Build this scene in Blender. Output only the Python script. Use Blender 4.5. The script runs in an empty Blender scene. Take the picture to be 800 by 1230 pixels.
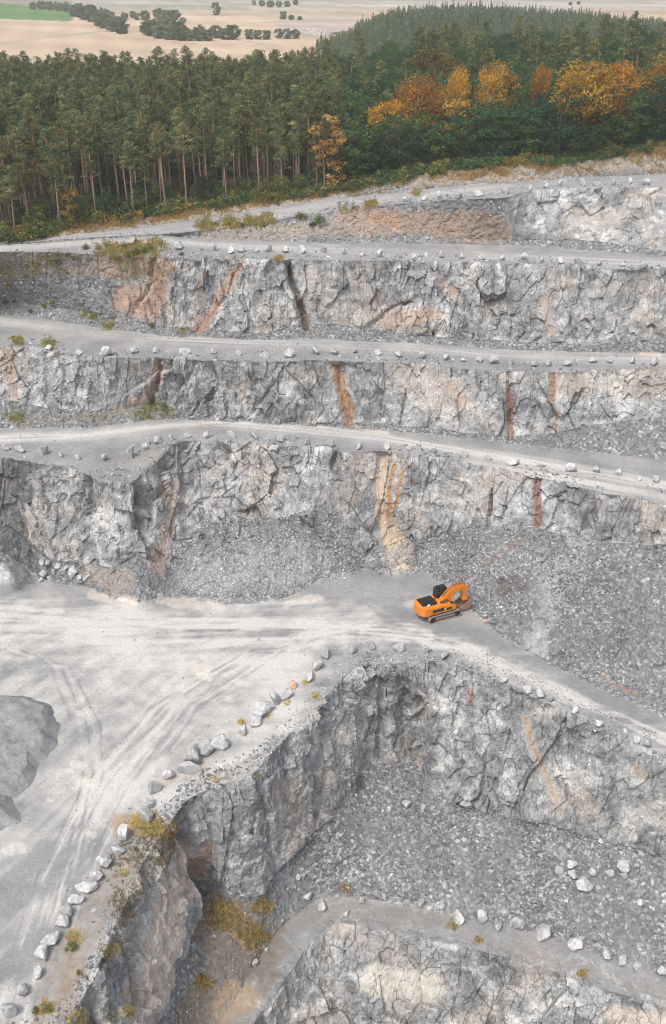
import bpy, bmesh, math, random
import numpy as np
from mathutils import Vector, Matrix, Euler

random.seed(7); RNG = np.random.default_rng(7)
SC = bpy.context.scene
COL = SC.collection

# ------------------------------------------------------------------ camera model
W0, H0 = 800.0, 1230.0
VFOV = math.radians(55.0)
FPX = (H0 / 2) / math.tan(VFOV / 2)
PITCH = math.radians(29.75)
HC = 101.0
def theta(y): return PITCH + np.arctan((np.asarray(y, float) - H0 / 2) / FPX)
def dist_at(y, z): return (HC - z) / np.tan(theta(y))
def world(u, y, z):
    D = dist_at(y, z)
    depth = D * math.cos(PITCH) + (HC - z) * math.sin(PITCH)
    return (np.asarray(u) - W0 / 2) / FPX * depth, D, z + 0 * D
def world_d(u, D, z):
    depth = D * math.cos(PITCH) + (HC - z) * math.sin(PITCH)
    return (np.asarray(u) - W0 / 2) / FPX * depth
def project(P):
    X, Y, Z = P[..., 0], P[..., 1], P[..., 2] - HC
    dep = Y * math.cos(PITCH) - Z * math.sin(PITCH)
    up = Y * math.sin(PITCH) + Z * math.cos(PITCH)
    dep = np.where(dep < 0.1, 0.1, dep)
    return W0 / 2 + FPX * X / dep, H0 / 2 - FPX * up / dep, dep

# ------------------------------------------------------------------ noise
def _h(ix, iy, iz, seed):
    with np.errstate(over='ignore'):
        h = (ix.astype(np.int64) * 374761393 + iy.astype(np.int64) * 668265263 + iz.astype(np.int64) * 2147483647 + seed * 974711)
        h = h.astype(np.uint32)
        h ^= h >> np.uint32(15); h *= np.uint32(2246822519); h ^= h >> np.uint32(13)
        h *= np.uint32(3266489917); h ^= h >> np.uint32(16)
    return h
def _r(h): return h.astype(np.float64) / 4294967295.0
def vnoise(P, f, seed=0):
    p = P * f; i = np.floor(p).astype(np.int64); t = p - i
    t = t * t * t * (t * (t * 6 - 15) + 10)
    out = np.zeros(len(P))
    for dx in (0, 1):
        wx = t[:, 0] if dx else 1 - t[:, 0]
        for dy in (0, 1):
            wy = t[:, 1] if dy else 1 - t[:, 1]
            for dz in (0, 1):
                wz = t[:, 2] if dz else 1 - t[:, 2]
                out += wx * wy * wz * _r(_h(i[:, 0] + dx, i[:, 1] + dy, i[:, 2] + dz, seed))
    return out * 2 - 1
def fbm(P, f, octv=4, seed=0, gain=0.5):
    a = 1.0; s = 0; n = 0
    for o in range(octv):
        s = s + a * vnoise(P + o * 17.3, f, seed + o * 31); n += a; f = f * 2.03; a *= gain
    return s / n
def worley(P, f, seed=0):
    """nearest cell: F1, F2, its random number, a random tilt of the facet through it"""
    p = P * f; i = np.floor(p).astype(np.int64)
    n = len(P); F1 = np.full(n, 9.); F2 = np.full(n, 9.); rnd = np.zeros(n); til = np.zeros(n)
    for dx in (-1, 0, 1):
        for dy in (-1, 0, 1):
            for dz in (-1, 0, 1):
                cx, cy, cz = i[:, 0] + dx, i[:, 1] + dy, i[:, 2] + dz
                h = _h(cx, cy, cz, seed)
                r1 = _r(h); r2 = _r(h * np.uint32(747796405) + np.uint32(11)); r3 = _r(h * np.uint32(2891336453) + np.uint32(5))
                vx, vy, vz = p[:, 0] - cx - r1, p[:, 1] - cy - r2, p[:, 2] - cz - r3
                d = vx * vx + vy * vy + vz * vz
                m = d < F1
                F2 = np.where(m, F1, np.minimum(F2, d))
                F1 = np.where(m, d, F1)
                h2 = h * np.uint32(277803737) + np.uint32(99)
                q1 = _r(h2); q2 = _r(h2 * np.uint32(747796405) + np.uint32(3)); q3 = _r(h2 * np.uint32(2891336453) + np.uint32(7))
                rnd = np.where(m, q1, rnd)
                til = np.where(m, vx * (q1 * 2 - 1) + vy * (q2 * 2 - 1) + vz * (q3 * 2 - 1), til)
    return np.sqrt(F1), np.sqrt(F2), rnd, til
def sstep(a, b, x):
    t = np.clip((x - a) / (b - a), 0, 1); return t * t * (3 - 2 * t)

# ------------------------------------------------------------------ node helpers
class NT:
    def __init__(s, name):
        s.m = bpy.data.materials.new(name); s.m.use_nodes = True
        s.t = s.m.node_tree; s.t.nodes.clear()
        s.out = s.t.nodes.new('ShaderNodeOutputMaterial')
    def n(s, ty, **kw):
        nd = s.t.nodes.new(ty)
        for k, v in kw.items(): setattr(nd, k, v)
        return nd
    def l(s, a, b): s.t.links.new(a, b)
    def put(s, sock, v):
        if hasattr(v, 'links'): s.l(v, sock)
        else:
            if isinstance(v, tuple) and len(v) == 3 and sock.type == 'RGBA': v = v + (1,)
            sock.default_value = v
    def noise(s, vec, scale, detail=5, rough=.55, dist=0.0, col=False):
        nd = s.n('ShaderNodeTexNoise'); s.put(nd.inputs['Vector'], vec)
        nd.inputs['Scale'].default_value = scale; nd.inputs['Detail'].default_value = detail
        nd.inputs['Roughness'].default_value = rough; nd.inputs['Distortion'].default_value = dist
        return nd.outputs['Color' if col else 'Fac']
    def voro(s, vec, scale, feat='F1', out='Distance', rnd=1.0):
        nd = s.n('ShaderNodeTexVoronoi', feature=feat); s.put(nd.inputs['Vector'], vec)
        nd.inputs['Scale'].default_value = scale; nd.inputs['Randomness'].default_value = rnd
        return nd.outputs[out]
    def ramp(s, fac, stops):
        nd = s.n('ShaderNodeValToRGB'); s.put(nd.inputs[0], fac)
        e = nd.color_ramp.elements
        while len(e) < len(stops): e.new(0.5)
        for i, (p, c) in enumerate(stops):
            e[i].position = p
            e[i].color = (c, c, c, 1) if not isinstance(c, tuple) else c + (1,)
        return nd.outputs[0]
    def mix(s, fac, a, b, mode='MIX'):
        nd = s.n('ShaderNodeMix', data_type='RGBA', blend_type=mode)
        s.put(nd.inputs[0], fac); s.put(nd.inputs[6], a); s.put(nd.inputs[7], b)
        return nd.outputs[2]
    def math(s, op, a, b=0.0, c=0.0, clamp=False):
        nd = s.n('ShaderNodeMath', operation=op, use_clamp=clamp)
        s.put(nd.inputs[0], a); s.put(nd.inputs[1], b); s.put(nd.inputs[2], c)
        return nd.outputs[0]
    def mapr(s, v, a, b, c=0.0, d=1.0, smooth=False):
        nd = s.n('ShaderNodeMapRange', interpolation_type='SMOOTHSTEP' if smooth else 'LINEAR')
        s.put(nd.inputs[0], v)
        for i, x in enumerate((a, b, c, d)): nd.inputs[i + 1].default_value = x
        return nd.outputs[0]
    def mapping(s, vec, rot=(0, 0, 0), scale=(1, 1, 1), loc=(0, 0, 0)):
        nd = s.n('ShaderNodeMapping'); s.put(nd.inputs[0], vec)
        nd.inputs[1].default_value = loc; nd.inputs[2].default_value = rot; nd.inputs[3].default_value = scale
        return nd.outputs[0]
    def bump(s, h, strength, dist, normal=None):
        nd = s.n('ShaderNodeBump'); s.put(nd.inputs['Height'], h)
        nd.inputs['Strength'].default_value = strength; nd.inputs['Distance'].default_value = dist
        if normal is not None: s.l(normal, nd.inputs['Normal'])
        return nd.outputs[0]
    def attr(s, name, out='Color'):
        return s.n('ShaderNodeAttribute', attribute_name=name).outputs[out]
    def principled(s, base, rough=.9, spec=.2, normal=None, metal=0.0):
        b = s.n('ShaderNodeBsdfPrincipled')
        s.put(b.inputs['Base Color'], base); s.put(b.inputs['Roughness'], rough)
        b.inputs['Specular IOR Level'].default_value = spec; b.inputs['Metallic'].default_value = metal
        if normal is not None: s.l(normal, b.inputs['Normal'])
        s.l(b.outputs[0], s.out.inputs[0]); return b
def hsv(nt, col, h=0.5, s=1.0, v=1.0):
    nd = nt.n('ShaderNodeHueSaturation'); nt.put(nd.inputs['Color'], col)
    nt.put(nd.inputs['Hue'], h); nt.put(nd.inputs['Saturation'], s); nt.put(nd.inputs['Value'], v)
    return nd.outputs[0]

# ------------------------------------------------------------------ materials
def mat_quarry():
    t = NT('quarry_stone')
    pos = t.n('ShaderNodeNewGeometry').outputs['Position']
    warp = t.noise(pos, .35, 4, col=True)
    wv = t.n('ShaderNodeVectorMath', operation='MULTIPLY_ADD'); t.l(warp, wv.inputs[0])
    wv.inputs[1].default_value = (1.0, 1.0, 1.0); t.l(pos, wv.inputs[2]); wp = wv.outputs[0]
    strata = t.mapping(wp, rot=(.25, .5, .4), scale=(.3, .3, 1.0))
    # bare rock
    n1 = t.noise(wp, .11, 9, .62, .4)
    rock = t.ramp(n1, [(.28, (.125, .131, .138)), (.42, (.235, .241, .247)), (.55, (.335, .339, .341)), (.72, (.52, .515, .505))])
    n2 = t.noise(strata, .9, 7, .65)
    rock = t.mix(.75, rock, t.ramp(n2, [(.3, .32), (.5, .5), (.7, .74)]), 'OVERLAY')
    cell = t.n('ShaderNodeTexVoronoi', feature='F1'); t.l(wp, cell.inputs['Vector']); cell.inputs['Scale'].default_value = .85
    cellv = t.n('ShaderNodeSeparateColor'); t.l(cell.outputs['Color'], cellv.inputs[0])
    rock = t.mix(.45, rock, t.mapr(cellv.outputs[0], 0, 1, .28, .76), 'OVERLAY')
    pale = t.mapr(t.noise(wp, .2, 8, .66, .5), .53, .66)
    rock = t.mix(t.math('MULTIPLY', pale, .8), rock, (.66, .655, .64))
    warm = t.mapr(t.noise(t.mapping(wp, loc=(31, 7, 3)), .09, 7, .65), .5, .66)
    rock = t.mix(t.math('MULTIPLY', warm, .6), rock, (.53, .45, .385))
    dark = t.mapr(t.noise(t.mapping(wp, loc=(3, 71, 13)), .3, 8, .7), .60, .70)
    rock = t.mix(t.math('MULTIPLY', dark, .5), rock, (.105, .11, .12))
    c1 = t.mapr(t.voro(t.mapping(wp, rot=(.2, .35, .1), scale=(1, 1, .55)), .42, 'DISTANCE_TO_EDGE'), .008, .035, 1, 0)
    cm = t.mapr(t.noise(pos, .15, 3), .45, .6)
    rock = t.mix(t.math('MULTIPLY', t.math('MULTIPLY', c1, cm), .45), rock, (.07, .07, .075))
    cel2 = t.n('ShaderNodeTexVoronoi', feature='F1'); t.l(t.mapping(wp, rot=(.3, .2, .5), scale=(1, 1, .6)), cel2.inputs['Vector']); cel2.inputs['Scale'].default_value = 2.4
    cs2 = t.n('ShaderNodeSeparateColor'); t.l(cel2.outputs['Color'], cs2.inputs[0])
    rock = t.mix(t.mapr(t.noise(pos, .25, 4), .35, .6, .05, .4), rock, t.mapr(cs2.outputs[1], 0, 1, .25, .76), 'OVERLAY')
    grit = t.noise(pos, 3.2, 6, .75)
    rock = t.mix(.75, rock, t.ramp(grit, [(.3, .27), (.5, .5), (.7, .74)]), 'OVERLAY')
    vs_ = t.mapr(t.noise(t.mapping(wp, rot=(.08, .1, .3), scale=(.5, .5, .12)), 1.0, 6, .6), .57, .66)
    rock = t.mix(t.math('MULTIPLY', vs_, .42), rock, (.095, .10, .108))
    # broken stone
    v2 = t.n('ShaderNodeTexVoronoi', feature='F1'); t.l(pos, v2.inputs['Vector']); v2.inputs['Scale'].default_value = 2.3
    v2c = t.n('ShaderNodeSeparateColor'); t.l(v2.outputs['Color'], v2c.inputs[0])
    tal = t.ramp(v2c.outputs[0], [(0, (.135, .139, .145)), (.6, (.235, .241, .247)), (.9, (.34, .344, .348)), (1, (.56, .56, .56))])
    tal = t.mix(t.mapr(t.noise(pos, .13, 6, .6), .4, .62), tal, t.mix(.65, tal, (.17, .175, .18)))
    tal = t.mix(.5, tal, t.ramp(t.noise(pos, 4.5, 4, .7), [(.3, .3), (.7, .72)]), 'OVERLAY')
    # dusty floor
    w = t.n('ShaderNodeSeparateColor'); t.l(t.attr('weights'), w.inputs[0])
    dusty = t.ramp(t.noise(wp, .16, 8, .6), [(.3, (.215, .217, .22)), (.55, (.295, .294, .293)), (.75, (.38, .374, .366))])
    dusty = t.mix(t.math('MULTIPLY', w.outputs[2], .95, clamp=True), dusty, (.57, .557, .538))
    fine = t.noise(pos, 2.0, 8, .75)
    dusty = t.mix(.5, dusty, t.ramp(fine, [(.3, .36), (.5, .5), (.7, .66)]), 'OVERLAY')
    peb = t.mapr(t.voro(pos, 1.6, 'F1'), .05, .16, 1, 0)
    pebm = t.mapr(t.noise(pos, .2, 4), .5, .62)
    dusty = t.mix(t.math('MULTIPLY', t.math('MULTIPLY', peb, pebm), .6), dusty, (.62, .62, .61))
    edge = t.math('MULTIPLY', t.math('SUBTRACT', t.noise(pos, .7, 6, .7), .5), 1.1)
    ft = t.mapr(t.math('ADD', w.outputs[0], edge), .35, .65)
    ff = t.mapr(t.math('ADD', w.outputs[1], t.math('MULTIPLY', edge, .8)), .35, .65)
    c = t.mix(ft, rock, tal); c = t.mix(ff, c, dusty)
    # mineral stains and earth
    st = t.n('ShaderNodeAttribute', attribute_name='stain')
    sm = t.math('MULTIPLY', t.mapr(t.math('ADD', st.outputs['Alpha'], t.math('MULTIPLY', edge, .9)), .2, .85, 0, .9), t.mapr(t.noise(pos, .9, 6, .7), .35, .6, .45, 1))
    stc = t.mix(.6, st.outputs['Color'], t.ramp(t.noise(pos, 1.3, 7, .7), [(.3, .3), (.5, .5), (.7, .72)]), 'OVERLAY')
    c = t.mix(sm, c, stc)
    b = t.bump(t.noise(t.mapping(wp, rot=(.25, .5, .4), scale=(.7, .7, 1.0)), 1.6, 9, .68), .5, .3)
    b = t.bump(t.voro(pos, 2.3, 'F1'), .25, .2, b)
    b = t.bump(t.noise(pos, 7, 4, .7), .3, .06, b)
    t.principled(c, .95, .1, b)
    return t.m
def mat_boulder(name, tint=(1, 1, 1)):
    t = NT(name)
    oc = t.n('ShaderNodeTexCoord').outputs['Object']
    oi = t.n('ShaderNodeObjectInfo').outputs['Random']
    n = t.noise(oc, 2.2, 8, .65, .5)
    c = t.ramp(n, [(.28, (.27 * tint[0], .275 * tint[1], .28 * tint[2])), (.5, (.47 * tint[0], .47 * tint[1], .467 * tint[2])), (.7, (.66 * tint[0], .655 * tint[1], .645 * tint[2]))])
    c = t.mix(.5, c, t.ramp(t.noise(oc, 9, 6, .7), [(.3, .3), (.7, .72)]), 'OVERLAY')
    c = hsv(t, c, v=t.mapr(oi, 0, 1, .84, 1.22))
    b = t.bump(t.noise(oc, 5, 8, .7), .6, .15)
    t.principled(c, .92, .12, b); return t.m
def mat_rubble():
    t = NT('loose_stone')
    c = t.attr('tint'); pos = t.n('ShaderNodeNewGeometry').outputs['Position']
    c = t.mix(.4, c, t.ramp(t.noise(pos, 6, 4, .7), [(.3, .3), (.7, .72)]), 'OVERLAY')
    t.principled(c, .92, .12); return t.m
def mat_leaf(name, hue=.03, val=.25):
    t = NT(name)
    c = t.attr('tint'); oi = t.n('ShaderNodeObjectInfo').outputs['Random']
    r2 = t.math('FRACT', t.math('MULTIPLY', oi, 17.31))
    c = hsv(t, c, h=t.mapr(oi, 0, 1, .5 - hue, .5 + hue), v=t.mapr(r2, 0, 1, 1 - val, 1 + val))
    d = t.n('ShaderNodeBsdfDiffuse'); t.l(c, d.inputs[0])
    tr = t.n('ShaderNodeBsdfTranslucent'); t.l(c, tr.inputs[0])
    mx = t.n('ShaderNodeMixShader'); mx.inputs[0].default_value = .28
    t.l(d.outputs[0], mx.inputs[1]); t.l(tr.outputs[0], mx.inputs[2]); t.l(mx.outputs[0], t.out.inputs[0])
    return t.m
def mat_bark(name, low, high, h0=4, h1=11):
    t = NT(name)
    oc = t.n('ShaderNodeTexCoord').outputs['Object']
    z = t.n('ShaderNodeSeparateXYZ'); t.l(oc, z.inputs[0])
    f = t.mapr(z.outputs[2], h0, h1)
    c = t.mix(f, low, high)
    n = t.noise(t.mapping(oc, scale=(4, 4, .8)), 2, 5, .7)
    c = t.mix(.6, c, t.ramp(n, [(.3, .3), (.7, .7)]), 'OVERLAY')
    t.principled(c, .9, .1, t.bump(n, .6, .1)); return t.m
def mat_far():
    t = NT('far_ground')
    pos = t.n('ShaderNodeNewGeometry').outputs['Position']
    c = t.attr('stain')
    c = t.mix(.35, c, t.ramp(t.noise(t.mapping(pos, scale=(1, .4, 1)), .02, 6, .6), [(.3, .36), (.7, .64)]), 'OVERLAY')
    c = t.mix(.4, c, t.ramp(t.noise(pos, .9, 6, .7), [(.3, .36), (.7, .64)]), 'OVERLAY')
    t.principled(c, .95, .05); return t.m
def mat_paint(name, col, rough=.45, spec=.4, wear=.35, dirt=(.30, .27, .24)):
    t = NT(name)
    oc = t.n('ShaderNodeTexCoord').outputs['Object']
    n = t.noise(oc, 1.3, 7, .7)
    c = t.mix(t.math('MULTIPLY', t.mapr(n, .5, .75), wear), col, dirt)
    c = t.mix(.25, c, t.ramp(t.noise(oc, 6, 4), [(.3, .35), (.7, .65)]), 'OVERLAY')
    t.principled(c, rough, spec, t.bump(t.noise(oc, 9, 3), .08, .02)); return t.m

M = {}
M['quarry'] = mat_quarry()
M['boulder'] = mat_boulder('boulder_stone')
M['boulder_red'] = mat_boulder('reddish_boulder_stone', (1.05, .72, .58))
M['boulder_orange'] = mat_boulder('orange_boulder_stone', (1.15, .72, .54))
M['boulder_brown'] = mat_boulder('brown_boulder_stone', (.85, .76, .66))
M['rubble'] = mat_rubble()
M['leaf'] = mat_leaf('leaves', .014, .22)
M['needle'] = mat_leaf('needles', .02, .32)
M['grassleaf'] = mat_leaf('grass_blades', .03, .3)
M['pinebark'] = mat_bark('pine_bark', (.25, .195, .165), (.44, .27, .18))
M['bark'] = mat_bark('grey_bark', (.13, .115, .10), (.16, .14, .12))
M['far'] = mat_far()

# ------------------------------------------------------------------ object helpers
def mesh_np(name, V, Fq=None, Ft=None, mat=None, attrs=None, smooth=False):
    me = bpy.data.meshes.new(name)
    V = np.asarray(V, np.float32)
    loops = []; starts = []; tot = 0
    if Fq is not None and len(Fq):
        Fq = np.asarray(Fq, np.int32); loops.append(Fq.ravel()); starts.append(np.arange(len(Fq)) * 4); tot += len(Fq) * 4
    if Ft is not None and len(Ft):
        Ft = np.asarray(Ft, np.int32); loops.append(Ft.ravel()); starts.append(tot + np.arange(len(Ft)) * 3)
    lp = np.concatenate(loops).astype(np.int32); stt = np.concatenate(starts).astype(np.int32)
    me.vertices.add(len(V)); me.vertices.foreach_set('co', V.ravel())
    me.loops.add(len(lp)); me.loops.foreach_set('vertex_index', lp)
    me.polygons.add(len(stt)); me.polygons.foreach_set('loop_start', stt)
    me.update(calc_edges=True)
    if attrs:
        for k, a in attrs.items():
            at = me.attributes.new(k, 'FLOAT_COLOR', 'POINT')
            a = np.asarray(a, np.float32)
            if a.shape[1] == 3: a = np.hstack([a, np.ones((len(a), 1), np.float32)])
            at.data.foreach_set('color', a.ravel())
    me.polygons.foreach_set('use_smooth', np.full(len(stt), smooth, bool))
    if mat: me.materials.append(mat)
    return me
def link(name, me, parent=None, loc=None):
    o = bpy.data.objects.new(name, me); COL.objects.link(o)
    if parent is not None: o.parent = parent
    if loc is not None: o.location = loc
    return o
def tag(o, label, cat=None, group=None, kind=None):
    o['label'] = label
    if cat: o['category'] = cat
    if group: o['group'] = group
    if kind: o['kind'] = kind
    return o
ONES = ['', 'first', 'second', 'third', 'fourth', 'fifth', 'sixth', 'seventh', 'eighth', 'ninth', 'tenth', 'eleventh', 'twelfth', 'thirteenth', 'fourteenth', 'fifteenth', 'sixteenth', 'seventeenth', 'eighteenth', 'nineteenth']
TENS = {2: ('twenty', 'twentieth'), 3: ('thirty', 'thirtieth'), 4: ('forty', 'fortieth'), 5: ('fifty', 'fiftieth'), 6: ('sixty', 'sixtieth'), 7: ('seventy', 'seventieth'), 8: ('eighty', 'eightieth'), 9: ('ninety', 'ninetieth')}
def ordinal(n):
    if n >= 100: return 'hundredth' if n == 100 else 'hundred-and-' + ordinal(n - 100)
    if n < 20: return ONES[n]
    a, b = TENS[n // 10]
    return b if n % 10 == 0 else a + '-' + ONES[n % 10]

# ------------------------------------------------------------------ terrain: contour lines of the benches
U = np.arange(-160.0, 960.1, 1.25); NU = len(U)
def line(pts, s=9):
    p = sorted(pts); y = np.interp(U, [a[0] for a in p], [a[1] for a in p])
    if s:
        k = np.exp(-.5 * (np.arange(-3 * s, 3 * s + 1) / s) ** 2); k /= k.sum()
        y = np.convolve(np.pad(y, 3 * s, mode='edge'), k, 'valid')
    return y
def L(ypts, z, s=6, rough=0):
    y = line(ypts, s)
    if rough:
        o1 = np.stack([U, U * 0 + len(ypts) * 7.7, U * 0], 1); y = y + (abs(rough) * fbm(o1, 1 / 26, 3, 801) * 1.4 + max(rough, 0) * (worley(o1, 1 / 14, 803)[2] - .5))
    z = line(z, 20) if isinstance(z, list) else np.full(NU, float(z))
    X, D, Z = world(U, y, z)
    return np.stack([X, D, Z], 1)
def foot(toe, ypts, deg, s=6):
    """top of a talus: the sight line at this height in the picture meets a slope of deg rising from the toe line"""
    y = line(ypts, s); ta = np.tan(np.radians(line(deg, 25) if isinstance(deg, list) else np.full(NU, float(deg))))
    tt = np.tan(theta(y))
    D = (HC - toe[:, 2] + ta * toe[:, 1]) / (ta + tt); z = HC - D * tt
    z = np.maximum(z, toe[:, 2] + .05); D = (HC - z) / tt
    X = world_d(U, D, z)
    return np.stack([X, D, z], 1)

lo_toe = L([(-160, 2300), (0, 2080), (150, 1640), (200, 1530), (260, 1420), (320, 1310), (345, 1290), (400, 1300), (500, 1315), (800, 1400), (960, 1440)], -42)
lo_crest = L([(-160, 2100), (0, 1850), (150, 1500), (200, 1420), (260, 1300), (325, 1200), (350, 1165), (390, 1112), (400, 1108), (450, 1115), (525, 1130), (600, 1147), (650, 1162), (700, 1180), (750, 1195), (800, 1210), (960, 1270)], -27)
pit_edge = L([(-160, 1950), (0, 1700), (150, 1420), (200, 1340), (260, 1235), (330, 1120), (380, 1078), (430, 1077), (475, 1083), (550, 1102), (652, 1120), (727, 1149), (800, 1172), (960, 1235)], -26.6)
pit_foot = L([(-160, 1880), (0, 1640), (100, 1470), (150, 1350), (190, 1240), (215, 1170), (235, 1120), (247, 1072), (258, 1066), (270, 1080), (310, 1077), (330, 1048), (370, 1002), (400, 980), (420, 955), (437, 926), (455, 917), (500, 915), (515, 948), (550, 965), (590, 980), (660, 990), (700, 1005), (800, 1028), (960, 1075)], -20, 3)
pit_crest = L([(-160, 1480), (0, 1360), (40, 1300), (100, 1200), (140, 1110), (170, 1040), (200, 992), (222, 960), (240, 950), (260, 944), (300, 934), (325, 904), (350, 879), (370, 860), (400, 826), (430, 800), (475, 795), (520, 796), (560, 802), (620, 828), (700, 862), (760, 893), (800, 912), (960, 985)],
              [(-160, 0), (550, 0), (800, -3), (960, -5)], 3, 2.2)
l1_toe = L([(-160, 685), (0, 692), (50, 695), (115, 708), (150, 722), (170, 727), (205, 716), (280, 722), (340, 716), (400, 692), (440, 682), (470, 688), (500, 682), (545, 705), (570, 735), (600, 762), (620, 773), (660, 795), (700, 817), (800, 859), (960, 930)],
           [(-160, 0), (550, 0), (800, -3), (960, -5)], 3, -3.0)
l1_foot = foot(l1_toe, [(-160, 660), (0, 660), (50, 674), (100, 676), (150, 684), (180, 690), (205, 685), (225, 660), (260, 655), (300, 652), (400, 656), (440, 666), (500, 650), (560, 632), (600, 633), (640, 632), (700, 648), (800, 655), (960, 675)],
               [(-160, 36), (530, 36), (600, 32), (960, 32)])
l2_crest = L([(-160, 552), (0, 549), (78, 559), (118, 576), (158, 581), (168, 570), (192, 552), (207, 534), (228, 530), (300, 531), (400, 541), (500, 546), (600, 562), (700, 586), (800, 606), (960, 640)], 19.5, 2, 1.6)
l2_toe = L([(-160, 516), (0, 514), (100, 513), (200, 502), (300, 507), (430, 514), (520, 521), (600, 531), (700, 541), (800, 552), (960, 570)], 19.7)
l2_foot = foot(l2_toe, [(-160, 480), (0, 478), (60, 490), (120, 493), (180, 484), (230, 494), (300, 503), (400, 509), (440, 506), (520, 515), (600, 524), (650, 522), (720, 508), (800, 500), (960, 495)], 36)
l3_crest = L([(-160, 412), (0, 415), (50, 418), (120, 429), (190, 430), (250, 432), (320, 434), (400, 433), (500, 437), (550, 442), (620, 447), (680, 446), (750, 442), (800, 440), (960, 438)], 32, 3, 1.1)
l3_toe = L([(-160, 366), (0, 376), (75, 385), (115, 393), (200, 402), (300, 407), (400, 407), (500, 412), (600, 419), (700, 422), (800, 423), (960, 424)], 32.2)
l3_foot = foot(l3_toe, [(-160, 352), (0, 360), (100, 374), (200, 391), (320, 400), (360, 388), (400, 388), (450, 396), (500, 402), (550, 405), (600, 409), (700, 414), (800, 408), (960, 405)], 35)
l4_crest = L([(-160, 312), (0, 302), (75, 303), (120, 306), (200, 309), (280, 311), (350, 312), (400, 313), (500, 314), (600, 316), (700, 320), (800, 324), (960, 332)], 47.0, 3, .9)
l4_toe = L([(-160, 300), (0, 295), (100, 288), (160, 284), (210, 284), (300, 288), (400, 292), (500, 292), (615, 294), (650, 296), (700, 300), (750, 303), (800, 307), (960, 318)], 47.2)
l4_foot = foot(l4_toe, [(-160, 299.5), (0, 294.5), (100, 287.5), (160, 283.5), (210, 283), (300, 284), (400, 284), (500, 286), (600, 288), (650, 288), (700, 288), (740, 293), (800, 301), (960, 310)], 33)
l5z = [(-160, 47.3), (180, 47.3), (300, 49.8), (400, 52.5), (600, 57), (800, 58), (960, 58.5)]
l5_crest = L([(-160, 298), (0, 293.5), (100, 286.5), (160, 282), (210, 280.5), (300, 270), (350, 261), (400, 254), (450, 248), (500, 243), (550, 239.5), (610, 237), (630, 230), (650, 228), (700, 225.5), (800, 225), (960, 224)], l5z)
l5z2 = [(a, b + .1) for a, b in l5z]
l5_toe = L([(-160, 296), (0, 292), (50, 287.5), (100, 280.5), (200, 269), (300, 253), (400, 238), (500, 227.5), (600, 219), (650, 215.5), (700, 213), (800, 207.5), (960, 202)], l5z2)
f_edge = L([(-160, 294), (0, 289), (50, 284), (100, 272), (175, 262), (250, 252), (350, 240), (400, 231), (460, 220), (520, 207), (600, 201), (680, 197), (750, 187), (800, 174), (960, 160)],
           [(-160, 47.6), (180, 47.9), (300, 50.6), (400, 53.3), (500, 56.9), (600, 59.2), (700, 59.9), (800, 62.3), (960, 64.1)])

near = lo_toe.copy(); near[:, 1] = np.minimum(25, lo_toe[:, 1] - 8); near[:, 0] = world_d(U, near[:, 1], -42)
behind = near.copy(); behind[:, 1] = -160; behind[:, 0] *= 2.5; behind[:, 2] = -42

# strips: (from, to, rows, talus0, talus1, floor0, floor1, rock amplitude, name)
STR = [
    (behind, near, 6, 1, 1, 0, 0, 0, 'pit_floor'),
    (near, lo_toe, 30, 1, 1, 0, 0, .1, 'pit_floor'),
    (lo_toe, lo_crest, 95, .1, .1, 0, 0, .9, 'rock_face'),
    (lo_crest, pit_edge, 26, .5, .3, .5, .6, 0, 'lower_road'),
    (pit_edge, pit_foot, 110, .6, 1, .4, 0, .15, 'pit_floor'),
    (pit_foot, pit_crest, 150, .05, .15, 0, 0, 1.3, 'rock_face'),
    (pit_crest, l1_toe, 330, .2, .3, .8, .7, 0, 'quarry_floor'),
    (l1_toe, l1_foot, 80, 1, 1, 0, 0, .35, 'talus_slope'),
    (l1_foot, l2_crest, 110, .15, .05, 0, 0, 1.0, 'rock_face'),
    (l2_crest, l2_toe, 40, .2, .3, .8, .7, 0, 'haul_road'),
    (l2_toe, l2_foot, 24, 1, 1, 0, 0, .3, 'talus_slope'),
    (l2_foot, l3_crest, 90, .15, .05, 0, 0, .9, 'rock_face'),
    (l3_crest, l3_toe, 34, .2, .3, .8, .7, 0, 'haul_road'),
    (l3_toe, l3_foot, 20, 1, 1, 0, 0, .3, 'talus_slope'),
    (l3_foot, l4_crest, 95, .15, .05, 0, 0, .9, 'rock_face'),
    (l4_crest, l4_toe, 26, .2, .2, .8, .8, 0, 'haul_road'),
    (l4_toe, l4_foot, 12, 1, 1, 0, 0, .15, 'talus_slope'),
    (l4_foot, l5_crest, 60, .3, .3, 0, 0, .6, 'rock_face'),
    (l5_crest, l5_toe, 24, .2, .3, .8, .7, 0, 'haul_road'),
    (l5_toe, f_edge, 24, .9, .9, .1, .1, .2, 'forest_verge'),
]
rows = []; wt = []; wf = []; amp = []; own = []
for k, (A, B, n, t0, t1, f0, f1, a, nm) in enumerate(STR):
    last = k == len(STR) - 1
    for j in range(n + (1 if last else 0)):
        t = j / n
        rows.append(A * (1 - t) + B * t)
        wt.append(t0 * (1 - t) + t1 * t); wf.append(f0 * (1 - t) + f1 * t)
        amp.append(a); own.append(k)
G = np.array(rows); NR = len(G)
wt = np.repeat(np.array(wt)[:, None], NU, 1); wf = np.repeat(np.array(wf)[:, None], NU, 1)
own = np.array(own); AMP = np.repeat(np.array(amp, float)[:, None], NU, 1)
UU = np.repeat(U[None], NR, 0)
e17 = (own == 17)[:, None] * sstep(625, 590, UU); e14 = (own == 14)[:, None] * sstep(190, 110, UU) * .85
AMP *= 1 - .88 * np.maximum(e17, e14); wt = np.maximum(wt, np.maximum(e17, e14))
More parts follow.
